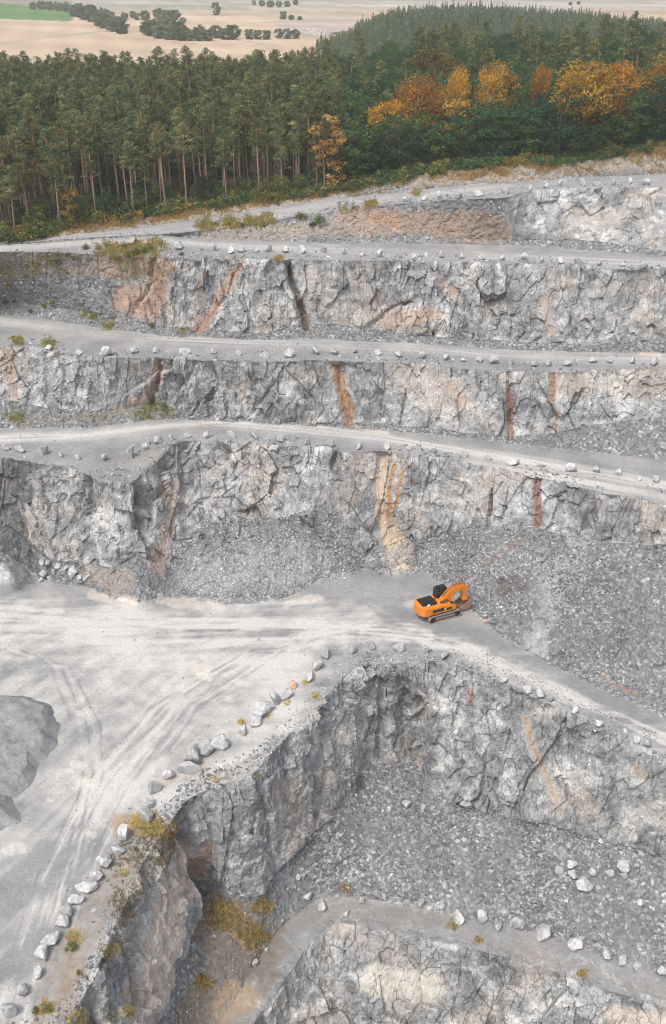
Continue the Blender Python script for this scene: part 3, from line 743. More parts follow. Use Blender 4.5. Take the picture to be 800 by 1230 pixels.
tag(boulder(352, 820, 15, [6], BMR), 'reddish boulder in the row along the cliff edge of the main bench', 'boulder', 'boulders lining the cliff edge of the main bench')
row([(45, 55, 28), (93, 50, 26), (157, 53, 28), (215, 62, 26), (268, 73, 30), (320, 92, 26), (410, 132, 24), (465, 155, 24), (493, 165, 28), (515, 173, 24), (575, 208, 28), (638, 238, 26), (700, 263, 28), (725, 275, 20), (755, 285, 28)],
    [6], 'below the curving haul road', 'boulders along the curving road below the excavator', 400, 750)
L2B = [(15, 75, 20), (50, 77, 24), (107, 86, 28), (150, 92, 18), (185, 97, 18), (250, 98, 20), (320, 88, 32), (350, 73, 18), (352, 62, 16), (380, 52, 30), (412, 48, 16), (450, 45, 16), (495, 45, 18), (555, 45, 22), (610, 48, 20), (675, 53, 22), (740, 62, 18), (793, 66, 20)] + \
      [(800 + a, b, c) for a, b, c in [(65, 72, 22), (124, 72, 26), (182, 76, 18), (240, 78, 20), (312, 90, 24), (372, 98, 20), (432, 107, 28), (500, 115, 20), (570, 124, 28), (633, 128, 20), (685, 135, 18), (735, 148, 16), (778, 153, 18)]]
row(L2B, [9], 'by the haul road above the excavator', 'boulders along the haul road above the excavator face', 0, 500)
L3B = [(120, 300, 16), (190, 305, 20), (258, 306, 26), (322, 300, 22), (376, 300, 22), (445, 302, 26), (516, 303, 20), (572, 308, 20), (635, 310, 24), (694, 308, 26), (757, 304, 24)] + \
      [(800 + a, b, c) for a, b, c in [(3, 303, 22), (52, 302, 18), (107, 305, 20), (157, 311, 20), (214, 314, 20), (272, 320, 20), (312, 324, 16), (353, 324, 18), (385, 325, 22), (430, 332, 16), (483, 333, 22), (516, 332, 18), (562, 331, 26), (590, 328, 16), (624, 324, 22), (666, 325, 20), (723, 326, 20), (771, 328, 24)]]
row(L3B, [12], 'by the middle haul road', 'boulders along the middle haul road', 0, 270)
L4B = [(317, 36, 28), (428, 48, 30), (516, 57, 18), (555, 60, 24), (580, 60, 22), (616, 58, 22), (645, 57, 20), (686, 60, 20), (728, 58, 26), (778, 62, 20)] + \
      [(800 + a, b, c) for a, b, c in [(25, 65, 16), (70, 70, 16), (115, 71, 22), (155, 72, 18), (193, 73, 16), (225, 72, 22), (260, 72, 20), (307, 76, 16), (357, 78, 18), (403, 80, 18), (457, 78, 20), (503, 83, 16), (544, 86, 20), (590, 91, 24), (640, 92, 16), (693, 95, 14), (745, 99, 20)]]
row(L4B, [15], 'by the road under the top face', 'boulders along the road under the top face', 0, 270, {0: BMB})
row([(15, 495, 22), (40, 497, 22), (135, 483, 14), (172, 480, 14), (221, 477, 16), (252, 471, 18), (297, 468, 28), (348, 464, 22), (412, 457, 22), (470, 451, 18), (510, 446, 20), (548, 442, 16), (598, 441, 18), (635, 441, 16), (672, 441, 14), (710, 437, 18), (753, 436, 24)],
    [18], 'by the topmost road', 'boulders along the topmost road', 400, 0)
row([(150, 200, 18), (178, 208, 20), (218, 208, 26), (255, 215, 26), (303, 240, 34), (357, 245, 34), (397, 260, 32), (445, 258, 36), (505, 270, 50), (580, 300, 36), (653, 330, 32), (695, 343, 28), (733, 357, 34), (790, 372, 30), (70, 200, 22), (120, 190, 18), (30, 230, 20), (10, 195, 16)],
    [3, 4], 'on the lower pit road', 'boulders along the road inside the lower pit', 400, 980)
row([(412, 230, 20), (697, 120, 36), (597, 165, 40), (666, 135, 22), (697, 142, 22), (620, 135, 24), (575, 138, 28), (573, 118, 30), (542, 128, 26), (735, 205, 18), (703, 262, 16), (680, 240, 16), (765, 155, 20), (210, -20, 24), (175, -30, 20), (300, 60, 14), (380, 130, 18), (450, 95, 16), (500, 190, 14), (560, 200, 16), (640, 60, 18), (660, 190, 14)],
    [4], 'in the lower pit rubble', 'blocks in the rubble of the lower pit', 400, 980)
row([(775, 210, 30), (737, 188, 24), (715, 143, 18), (730, 147, 20), (740, 132, 16), (615, 355, 18), (515, 285, 12), (640, 320, 14)],
    [4, 3], 'on the brown pit slope', 'stones on the brown slope of the pit', 0, 980)
row([(102, 352, 18), (118, 350, 16), (105, 375, 26), (128, 372, 20), (143, 360, 18), (152, 375, 22), (160, 360, 18), (178, 368, 26), (175, 378, 20), (195, 385, 16), (215, 383, 16), (98, 390, 16), (120, 388, 16), (205, 390, 14)],
    [6, 7], 'heaped below the left face', 'blocks heaped at the foot of the left face', 0, 500)
tag(boulder(582, 745, 7, [6, 7], BMO, .8), 'small orange boulder on the ground in front of the excavator', 'boulder')

# loose rubble: far too many stones to count
ico = []
for s in range(6):
    me = stone_mesh('shard', 100 + s, 9, M['rubble'], fine=False)
    v = np.array([x.co[:] for x in me.vertices]); bmx = bmesh.new(); bmx.from_mesh(me); bmesh.ops.triangulate(bmx, faces=bmx.faces)
    bmx.verts.ensure_lookup_table(); f = np.array([[q_.index for q_ in ff.verts] for ff in bmx.faces]); bmx.free(); bpy.data.meshes.remove(me)
    ico.append((v - [0, 0, .3], f))
def rubble(name, label, strips, n, smin, smax, wfun, bright=1.0, pw=2.2):
    m = np.isin(own[:-1], strips)
    rr = np.where(m)[0]
    w = np.stack([wfun(r_) for r_ in rr])[:, :-1]
    a = P[rr][:, :-1]; b = P[rr][:, 1:]; c = P[rr + 1][:, :-1]
    area = np.linalg.norm(np.cross(b - a, c - a), axis=2) * np.clip(w, 0, None) * (1 - .93 * sstep(.3, .8, sta[rr][:, :-1]) * np.isin(own[rr], [6, 7, 8])[:, None] * (np.abs(PU[rr][:, :-1] - 478) < 40))
    pr = area.ravel() / area.sum()
    pick = RNG.choice(len(pr), n, p=pr)
    i, j = pick // area.shape[1], pick % area.shape[1]
    s1, s2 = RNG.random((2, n, 1))
    pos = P[rr[i], j] + (P[rr[i], j + 1] - P[rr[i], j]) * s1 + (P[rr[i] + 1, j] - P[rr[i], j]) * s2
    size = smin + (smax - smin) * RNG.random(n) ** pw
    VV, FF, CC = [], [], []; off = 0
    for k in range(6):
        id_ = np.where(RNG.integers(0, 6, n) == k)[0] if False else np.arange(k, n, 6)
        v, f = ico[k]; nn = len(id_)
        an = RNG.random((nn, 3)) * 6.28
        cz, sz = np.cos(an[:, 0]), np.sin(an[:, 0]); cx, sx = np.cos(an[:, 1]), np.sin(an[:, 1])
        x = v[None, :, 0] * cz[:, None] - v[None, :, 1] * sz[:, None]; y = v[None, :, 0] * sz[:, None] + v[None, :, 1] * cz[:, None]; z = np.repeat(v[None, :, 2], nn, 0)
        y, z = y * cx[:, None] - z * sx[:, None], y * sx[:, None] + z * cx[:, None]
        q = np.stack([x, y, z], -1) * size[id_][:, None, None] + pos[id_][:, None]
        VV.append(q.reshape(-1, 3)); FF.append((f[None] + (off + np.arange(nn) * len(v))[:, None, None]).reshape(-1, 3)); off += nn * len(v)
        g = (.165 + .30 * RNG.random(nn) ** 1.8 + (RNG.random(nn) < .05) * .2) * bright * np.clip(1 + .22 * nz[rr[i[id_]], j[id_]] * 2, .7, 1.3)
        cc = np.stack([g, g * 1.01, g * 1.025], 1)
        CC.append(np.repeat(cc, len(v), 0))
    o = link(name, mesh_np(name, np.concatenate(VV), None, np.concatenate(FF), M['rubble'], {'tint': np.concatenate(CC)}))
    tag(o, label, 'rubble', kind='stuff')
patch = (fbm(PF, .12, 4, 600).reshape(NR, NU) * 2.6 + .55).clip(.03, 2.4)
vis = ((PU > -60) & (PU < 860) & (PY < 1300)).astype(float)
rubble('rubble', 'loose broken stone covering the lower pit floor', [4], 15000, .13, 1.05, lambda r_: patch[r_] * vis[r_] * sstep(330, 420, PU[r_] + (PY[r_] - 1080) * .2), .95, 3.0)
rubble('rubble', 'small stones on the brown slope of the pit', [4], 1500, .12, .5, lambda r_: patch[r_] * vis[r_] * sstep(430, 330, PU[r_]))
rubble('rubble', 'broken grey stone on the slope right of the excavator', [7], 22000, .14, .8, lambda r_: patch[r_] * vis[r_] * (PU[r_] > 400), 1.0, 3.2)
rubble('rubble', 'heaped grey blasted stone under the central face', [6, 7, 8], 13000, .12, .5, lambda r_: (heapw[r_] + .5 * sstep(200, 215, PU[r_]) * sstep(425, 400, PU[r_]) * (own[r_] == 7)) * vis[r_], 1.3)
rubble('rubble', 'loose stones below the upper faces', [10, 13, 16], 7000, .14, .6, lambda r_: patch[r_] * vis[r_])
rubble('rubble', 'loose stones along the road and bench edges', [5, 6], 6000, .12, .5, lambda r_: vis[r_] * (sstep(0, 1, (PY[r_] - 770) / 30) * sstep(26, 4, np.abs(PY[r_] - np.interp(PU[r_], [40, 100, 170, 225, 300, 400, 430, 560, 620, 700, 800], [1270, 1180, 1030, 950, 925, 822, 790, 792, 820, 855, 905]))) + .012), 1.15)
rubble('rubble', 'loose stones along the haul road edges', [9, 12, 15, 18, 19], 4500, .12, .45, lambda r_: patch[r_] * vis[r_] * (.3 + wt[r_]))


# dumped heaps of fine gravel at the left edge of the main bench
gm = NT('fine_gravel'); gp = gm.n('ShaderNodeNewGeometry').outputs['Position']
gc = gm.ramp(gm.noise(gp, .5, 7, .65), [(.3, (.19, .195, .20)), (.7, (.34, .343, .346))]); gc = gm.mix(.7, gc, gm.ramp(gm.noise(gp, 5, 5, .75), [(.3, .25), (.7, .76)]), 'OVERLAY')
gm.principled(gc, .95, .1, gm.bump(gm.noise(gp, 4, 6, .75), .5, .12))
def gravel_heap(poly, c0, h, label, pw):
    pts = np.array([world(x, y, 0.)[:2] for x, y in poly], float); cc = np.array(world(c0[0], c0[1], 0.)[:2], float)
    n0 = len(pts); tt_ = np.linspace(0, n0, 160, endpoint=False); ring = np.stack([np.interp(tt_, np.arange(n0 + 1), np.append(pts[:, i], pts[0, i])) for i in range(2)], 1)
    ks = np.exp(-.5 * (np.arange(-8, 9) / 3.) ** 2); ks /= ks.sum()
    for i in range(2): ring[:, i] = np.convolve(np.pad(ring[:, i], 8, mode='wrap'), ks, 'valid')
    ring += (ring - cc) / np.linalg.norm(ring - cc, axis=1, keepdims=True) * (fbm(np.column_stack([ring, ring[:, 0] * 0]), .5, 3, 81) * .9)[:, None]
    V, F = [], []; R_ = 64
    for r_ in range(R_):
        f = 1 - r_ / (R_ - 1) * .98
        q = cc + (ring - cc) * f; ed = np.linalg.norm((ring - cc) * (1 - f), axis=1)
        hh = h * (.85 + .3 * fbm(np.column_stack([q, q[:, 0] * 0]), .2, 3, 5)); z = np.minimum(hh, ed * pw) - .12
        z = z + fbm(np.column_stack([q, q[:, 0] * 0]), .35, 4, 77) * .6 * np.clip(ed * .6, 0, 1) + fbm(np.column_stack([q, q[:, 0] * 0]), 2.2, 3, 79) * .08 * np.clip(ed, 0, 1)
        V.append(np.column_stack([q, z]))
        if r_:
            a0 = (r_ - 1) * 160; k = np.arange(160); F.append(np.stack([a0 + k, a0 + (k + 1) % 160, a0 + 160 + (k + 1) % 160, a0 + 160 + k], 1))
    V = np.concatenate(V); F = np.concatenate(F); F = np.concatenate([F, [[(R_ - 1) * 160 + int(i) for i in (0, 40, 80, 120)]]])
    o = link('gravel_heap', mesh_np('gravel_heap', V, F, None, gm.m, None, True)); tag(o, label, 'gravel heap')
gravel_heap([(-90, 850), (-20, 836), (30, 836), (58, 846), (72, 866), (72, 888), (60, 905), (46, 925), (34, 945), (20, 957), (-20, 965), (-90, 960)], (0, 895), 2.1, 'large flat-topped heap of grey gravel at the left edge', .85)
gravel_heap([(-70, 945), (-20, 948), (10, 956), (24, 972), (22, 988), (8, 998), (-30, 1008), (-70, 1000)], (-25, 976), 2.6, 'small rounded heap of grey gravel below the larger gravel heap', .75)

# rubble bunds along the bench edges
T_ = np.zeros(NR)
for k in range(len(STR)):
    ix_ = np.where(own == k)[0]; T_[ix_] = np.linspace(0, 1, len(ix_), endpoint=False)
bund = (fbm(PF, .16, 3, 640).reshape(NR, NU) * 3 + .6).clip(0, 2)
rubble('rubble', 'broken stone tipped along the bench edges', [9, 12, 15, 18], 3200, .2, .95, lambda r_: vis[r_] * bund[r_] * sstep(.5, .1, T_[r_]) * np.ones(NU), 1.05, 2.6)
rubble('rubble', 'broken stone tipped along the rim of the main bench', [6], 1700, .2, .9, lambda r_: vis[r_] * bund[r_] * sstep(.13, .02, T_[r_]) * np.ones(NU), .95, 2.8)
rubble('rubble', 'small stones strewn over the weathered slopes', [14, 17, 18, 19], 4500, .12, .6, lambda r_: vis[r_] * wt[r_] * patch[r_] * (AMP[r_] < .3), 1.3, 2.4)

rubble('rubble', 'stones rolled out from the scree onto the bench floor', [6], 2600, .13, .7, lambda r_: vis[r_] * sstep(.93, .995, T_[r_]) * sstep(380, 430, PU[r_]) * np.ones(NU), 1.1, 2.6)

# ------------------------------------------------------------------ plants
def unit(n):
    v = RNG.normal(size=(n, 3)); return v / np.linalg.norm(v, axis=1, keepdims=True)
def leaf_quads(pos, nrm, sx, sy, tint):
    n = len(pos); nrm = nrm / (np.linalg.norm(nrm, axis=1, keepdims=True) + 1e-9)
    t = np.cross(nrm, unit(n)); t /= np.linalg.norm(t, axis=1, keepdims=True) + 1e-9
    b = np.cross(nrm, t); sx = np.broadcast_to(sx, (n,))[:, None]; sy = np.broadcast_to(sy, (n,))[:, None]
    V = np.stack([pos - t * sx * .5, pos - b * sy * .42 + nrm * sx * .08, pos + t * sx * .5, pos + b * sy * .5 - nrm * sx * .06], 1).reshape(-1, 3)
    F = np.arange(n * 4).reshape(n, 4); return V, F, np.repeat(tint, 4, 0)
def clumps(cl, per, sx, sy, up=.35, cvar=.28, lvar=.22):
    """cl: rows of centre(3), radii(3), colour(3)"""
    Vs, Fs, Ts = [], [], []; off = 0
    for c in cl:
        n = max(4, int(per * RNG.uniform(.75, 1.25))); d = unit(n)
        r = (.45 + .55 * RNG.random((n, 1)) ** .6)
        pos = np.array(c[:3]) + d * np.array(c[3:6]) * r
        nr = d * .7 + unit(n) * .8 + np.array([0, 0, up])
        k = 1 + RNG.uniform(-cvar, cvar); kk_ = 1 + RNG.uniform(-lvar, lvar, (n, 1))
        V, F, T = leaf_quads(pos, nr, sx * RNG.uniform(.7, 1.3, n), sy * RNG.uniform(.7, 1.3, n), np.array([c[6:9]]) * k * kk_)
        Vs.append(V); Fs.append(F + off); Ts.append(T); off += len(V)
    return np.concatenate(Vs), np.concatenate(Fs), np.concatenate(Ts)
def tube(pts, rad, seg=7):
    pts = [np.array(q, float) for q in pts]; V = []; F = []
    for i, q in enumerate(pts):
        d = pts[min(i + 1, len(pts) - 1)] - pts[max(i - 1, 0)]; d /= np.linalg.norm(d) + 1e-9
        a = np.cross(d, [0.3, 1, 0.1]); a /= np.linalg.norm(a); b = np.cross(d, a)
        for k in range(seg):
            w = 2 * math.pi * k / seg; V.append(q + (a * math.cos(w) + b * math.sin(w)) * rad[i])
    for i in range(len(pts) - 1):
        for k in range(seg):
            k2_ = (k + 1) % seg; F.append((i * seg + k, i * seg + k2_, (i + 1) * seg + k2_, (i + 1) * seg + k))
    return np.array(V), np.array(F)
def join(parts):
    V = []; F = []; o = 0
    for v, f in parts: V.append(v); F.append(f + o); o += len(v)
    return np.concatenate(V), np.concatenate(F)
def pick(cols, k=None): return cols[RNG.integers(len(cols))]
NEED = [(.105, .155, .075), (.14, .18, .08), (.19, .205, .085), (.24, .225, .095)]
def pine(H, R, cols, base=.56, per=34):
    lean = RNG.normal(0, .035, 2); bend = RNG.normal(0, .25, 2)
    def ax(h): t = h / H; return np.array([lean[0] * h + bend[0] * math.sin(t * 3), lean[1] * h + bend[1] * math.sin(t * 3), h])
    hs = np.linspace(-.4, H * .97, 9); parts = [tube([ax(h) for h in hs], [.23 * (1 - max(h, 0) / H) ** .7 + .035 for h in hs])]
    cl = []
    nb = 24
    for i in range(nb):
        t = base + (1 - base) * (i + RNG.random()) / nb; h = t * H
        r = R * (1 - ((t - base) / (1 - base)) ** 1.7) * RNG.uniform(.55, 1.1) + .35
        a = RNG.random() * 6.28; c0 = ax(h); tip = c0 + np.array([math.cos(a) * r, math.sin(a) * r, r * RNG.uniform(.05, .4)])
        if r > .8: parts.append(tube([c0 - [0, 0, .3], tip], [.05, .02], 4))
        s = RNG.uniform(.65, 1.05)
        cl.append(list(tip) + [s * 1.15, s * 1.15, s * .6] + list(pick(cols)))
        if r > 1.3: m_ = c0 * .45 + tip * .55; cl.append(list(m_) + [s * .9, s * .9, s * .5] + list(pick(cols)))
    cl.append(list(ax(H)) + [.5, .5, .7] + list(pick(cols)))
    for i in range(5):
        h = H * RNG.uniform(.3, base); a = RNG.random() * 6.28; L_ = RNG.uniform(.5, 1.4); c0 = ax(h)
        parts.append(tube([c0, c0 + np.array([math.cos(a) * L_, math.sin(a) * L_, -.1])], [.035, .012], 4))
    return join(parts), clumps(cl, per, .46, .30, .5)
def broad(H, R, cols, low=.1, nclump=75, per=46, leaf=.46, trunk=.3, lean=0):
    parts = [tube([(lean * h, .2 * math.sin(h * .4), h) for h in np.linspace(-.4, H * .8, 7)], [trunk * (1 - t * .8) for t in np.linspace(0, 1, 7)])]
    cl = []; zc = H * (low + (1 - low) * .48); rz = H * (1 - low) * .5
    lobes = unit(9) * np.array([R * .45, R * .45, rz * .45])
    for i in range(nclump):
        d = unit(1)[0]; f = RNG.uniform(.62, 1.0)
        lump = 1 + .24 * np.max(lobes @ d) / (R * .45) - .22
        wz = 1.0 if d[2] > 0 else .9
        c = np.array([d[0] * R * f * lump * wz, d[1] * R * f * lump * wz, zc + d[2] * rz * f * min(lump, 1.05)])
        c[0] += lean * c[2]
        s = R * RNG.uniform(.2, .34)
        cl.append(list(c) + [s * 1.1, s * 1.1, s * .75] + list(pick(cols)))
        if i % 6 == 0: parts.append(tube([(lean * c[2] * .6, 0, max(.6, c[2] * .62)), c], [.09, .03], 4))
    return join(parts), clumps(cl, per, leaf, leaf * .7, .35)
def conifer(H, R, cols, n=11, per=17):
    parts = [tube([(0, 0, h) for h in (-.3, H * .5, H * .95)], [.16, .1, .03], 5)]; cl = []
    for i in range(n):
        t = .12 + .86 * i / (n - 1); r = R * (1 - t) * RNG.uniform(.8, 1.1) + .15
        k = 1 if r < .7 else 3
        a0 = RNG.random() * 6.28
        for j in range(k):
            a = a0 + 2.1 * j; s = max(.45, r * .62)
            cl.append([math.cos(a) * r * .55 * (k > 1), math.sin(a) * r * .55 * (k > 1), t * H, s, s, .55] + list(pick(cols)))
    return join(parts), clumps(cl, per, .62, .42, .4)
def as_mesh(nm, t, bark, leafm):
    (tv, tf), (cv, cf, ct) = t
    return mesh_np(nm + '_trunk', tv, tf, None, bark, None, True), mesh_np(nm + '_crown', cv, cf, None, leafm, {'tint': ct})
DARK = [(.034, .075, .044), (.042, .09, .05), (.055, .11, .055), (.085, .14, .055)]
MIDG = [(.075, .14, .05), (.10, .165, .055), (.13, .18, .055), (.07, .12, .05)]
GOLD = [(.52, .26, .04), (.58, .32, .055), (.44, .22, .04), (.32, .21, .055)]
REDO = [(.62, .30, .12), (.64, .35, .11), (.58, .26, .11), (.6, .38, .12)]
BRWN_ = [(.20, .11, .035), (.17, .12, .045), (.13, .10, .045)]
OCHR = [(.38, .25, .06), (.44, .28, .06), (.30, .23, .07), (.24, .21, .07)]
OLIV = [(.17, .19, .06), (.21, .21, .065), (.13, .17, .06)]
HAZY = [(.14, .19, .12), (.16, .21, .13), (.20, .25, .13)]  # pale young greens, lightened further so distance haze is painted into the leaves
PINES = [as_mesh('pine', pine(H, R, c, b), M['pinebark'], M['needle']) for H, R, c, b in
         [(19, 1.9, NEED[:3], .58), (20, 2.1, NEED, .60), (18, 2.0, NEED[1:], .54), (21, 2.2, NEED[:3], .63), (19.5, 1.8, NEED[1:], .66), (17, 2.1, NEED, .5)]]
PINEO = [as_mesh('ochre_pine', pine(H, R, [(.17, .14, .05), (.20, .145, .05), (.13, .13, .055)], b), M['pinebark'], M['needle']) for H, R, b in [(18, 2.0, .55), (19, 1.9, .6)]]
BROADS = [as_mesh('broad', broad(H, R, c, l), M['bark'], M['leaf']) for H, R, c, l in
          [(16, 4.3, DARK, .06), (17, 4.8, DARK, .08), (15, 4.0, DARK[1:] + MIDG[:1], .05), (18, 4.6, DARK, .12)]]
MIDS = [as_mesh('mid', broad(H, R, MIDG, l), M['bark'], M['leaf']) for H, R, l in [(16, 4.0, .2), (14, 3.6, .1)]]
GOLDS = [as_mesh('gold', broad(H, R, GOLD, l, 120, 58, .5), M['bark'], M['leaf']) for H, R, l in [(20, 7.6, .36), (20, 6.2, .38)]]
REDS = as_mesh('red', broad(17, 3.1, REDO, .10, 60, 44, .44, .2, .12), M['bark'], M['leaf'])
BROWNS = as_mesh('brown', broad(19, 4.8, BRWN_, .3), M['bark'], M['leaf'])
SMALLO = as_mesh('small_orange', broad(8, 2.3, OCHR[:2] + GOLD[3:], .15, 40, 36, .36, .12), M['bark'], M['leaf'])
UNDER = [as_mesh('under', broad(7, 2.4, c, .02, 42, 36, .38, .1), M['bark'], M['leaf']) for c in (MIDG, OLIV, DARK)]
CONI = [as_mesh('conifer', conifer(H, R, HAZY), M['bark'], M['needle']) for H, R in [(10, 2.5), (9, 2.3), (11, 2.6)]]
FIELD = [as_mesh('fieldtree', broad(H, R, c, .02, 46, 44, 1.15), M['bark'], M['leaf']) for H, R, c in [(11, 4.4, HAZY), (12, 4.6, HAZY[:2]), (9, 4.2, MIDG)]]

def plant(name, protos, at, s, label, group=None, rot=None, wide=1.0, tilt=0):
    r_ = bpy.data.objects.new(name, None); COL.objects.link(r_); r_.empty_display_size = .5
    r_.location = at; r_.scale = (s * wide, s * wide, s); r_.rotation_euler = (tilt, RNG.normal(0, .012), RNG.random() * 6.28 if rot is None else rot)
    link('trunk', protos[0], r_); link('crown', protos[1], r_)
    return tag(r_, label, 'tree', group)
# candidate places: a jittered grid over the forest, nearest ones become single trees
cand = []
for d_ in np.arange(1.5, 420, 3.7):
    for uu in np.arange(-120, 930, 1.0):
        pass
    p0, p1 = fground(-110, d_), fground(910, d_)
    nn = int((p1[0] - p0[0]) / (4.7 if d_ < 40 else 4.2))
    for k in range(nn):
        uu = -110 + 1020 * (k + RNG.uniform(-.4, .4)) / nn; dd = max(1.2, d_ + RNG.uniform(-1.5, 1.5))
        cand.append((uu, dd))
pines, stuff, broads = [], [], []
for uu, dd in cand:
    q = fground(uu, dd)
    left = uu < 398 + RNG.normal(0, 10)
    if left:
        if q[1] > 386 + RNG.normal(0, 8): continue
        (pines if dd < 24 else stuff).append((uu, dd, q, 'pine' if dd < 24 or RNG.random() < .8 else 'broad'))
    else:
        if dd < 22: continue
        if q[1] < 400:
            if RNG.random() < .55: stuff.append((uu, dd, q, 'broad' if RNG.random() < .8 else 'pine'))
for uu in np.arange(404, 830, 19.0):
    broads.append((uu + RNG.uniform(-4, 4), RNG.uniform(4, 8))); 
for uu in np.arange(412, 850, 26.0):
    broads.append((uu + RNG.uniform(-5, 5), RNG.uniform(12, 20)))
# far hill: a plantation that reads as one mass
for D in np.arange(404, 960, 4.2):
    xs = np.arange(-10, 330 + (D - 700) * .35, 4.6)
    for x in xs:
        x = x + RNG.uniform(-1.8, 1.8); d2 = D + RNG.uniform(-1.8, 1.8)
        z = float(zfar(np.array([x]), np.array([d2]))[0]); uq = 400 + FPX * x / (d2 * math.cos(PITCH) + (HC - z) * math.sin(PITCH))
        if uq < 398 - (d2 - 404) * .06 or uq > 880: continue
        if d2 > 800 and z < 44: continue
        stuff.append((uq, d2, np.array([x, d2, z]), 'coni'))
pines.sort(key=lambda a: a[1])
PW = ['slender', 'tall', 'bare-trunked', 'thin', 'straight']
front = sorted([a for a in pines[:190] if a[1] < 9], key=lambda a: a[0]); back = [a for a in pines[:190] if a[1] >= 9]
rest = [(a[0], a[1], a[2], 'pine') for a in pines[190:]]; stuff += rest
front = [a for a in front if RNG.random() < .8]
for i, (uu, dd, q, _) in enumerate(front):
    oc = uu < 60 and RNG.random() < .7
    plant('pine_tree', PINEO[RNG.integers(2)] if oc else PINES[RNG.integers(6)], q, RNG.uniform(.66, 1.02), f'{"ochre" if oc else "green"} pine with bare trunk in the front rank, {ordinal(i + 1)} from the left', 'pines at the front of the forest')
for (uu, dd, q, _) in back:
    oc = uu < 90 and RNG.random() < .5
    plant('pine_tree', PINEO[RNG.integers(2)] if oc else PINES[RNG.integers(6)], q, RNG.uniform(.74, 1.08),
          'ochre tinged pine crowded behind the front rank at the left end' if oc else 'green pine crowded close behind the front rank of pines', 'ochre pines behind the front rank' if oc else 'pines behind the front rank')
broads.sort(key=lambda a: a[0])
for i, (uu, dd) in enumerate(broads):
    q = fground(uu, dd)
    plant('broadleaf_tree', (BROADS + MIDS)[RNG.integers(6)], q, RNG.uniform(.72, .93), f'rounded green broadleaf tree at the forest edge, {ordinal(i + 1)} from the pines', 'dark broadleaf trees at the forest edge', None, 1.3)
SPECIAL = [
    (404, 1.5, REDS, 1.05, 'orange red tree leaning out where the pines meet the broadleaf trees', 3.3, 1.15),
    (692, 7.0, GOLDS[0], 1.02, 'largest golden orange tree bulging out of the forest at right', 1.0, 1.0),
    (727, 9.0, GOLDS[1], .97, 'golden tree just right of the largest golden one', 2.0, .9),
    (498, 17, GOLDS[0], .98, 'broad golden crown above the dark trees right of the orange red tree', .5, .95),
    (463, 14, GOLDS[1], .8, 'smaller golden crown lowest on the left of the golden group', 2.2, 1.0),
    (546, 24, GOLDS[1], .98, 'golden crown between the broad golden crown and the wide middle one', 4.0, .5),
    (592, 23, GOLDS[0], .98, 'wide golden crown in the middle above the dark trees', 3.0, .72),
    (643, 24, GOLDS[1], .9, 'golden crown just left of the largest golden tree', 5.0, .45),
    (548, 7, SMALLO, 1.95, 'thin ochre tree standing in front of the dark broadleaf trees', 5.0, .85),
    (792, 13, GOLDS[0], .95, 'golden tree at the right end of the forest edge', 5.5, .9),
    (520, 66, BROWNS, 1.15, 'brown domed crown rising behind the golden trees', 0, 1.3),
    (758, 80, BROWNS, .95, 'brown crown far back near the right end', 1, 1.2),
    (86, 1.2, SMALLO, 1.15, 'small orange tree among the front pine trunks at left', 1, 1.0),
    (447, 17, MIDS[0], 1.05, 'bright green tree beside the leftmost golden crown', 1, 1.1),
    (425, 30, MIDS[0], 1.1, 'mid green tree behind the orange red tree', 2, 1.1)]
for uu, dd, pr, s, lab, ro, wd_ in SPECIAL:
    plant('autumn_tree' if 'green' not in lab else 'broadleaf_tree', pr, fground(uu, dd), s, lab, None, ro, wd_)
UND = []
for uu in np.concatenate([np.arange(20, 400, 13.0), np.arange(30, 390, 24.0)]):
    UND.append((uu + RNG.uniform(-6, 6), RNG.uniform(1.0, 11), RNG.integers(3)))
UND.sort(key=lambda a: a[0])
for i, (uu, dd, k) in enumerate(UND):
    plant('young_tree', UNDER[k], fground(uu, dd), RNG.uniform(.5, 1.0), f'{("green", "olive", "dark green")[k]} young tree under the pines, {ordinal(i + 1)} from the left', 'young trees under the pines')
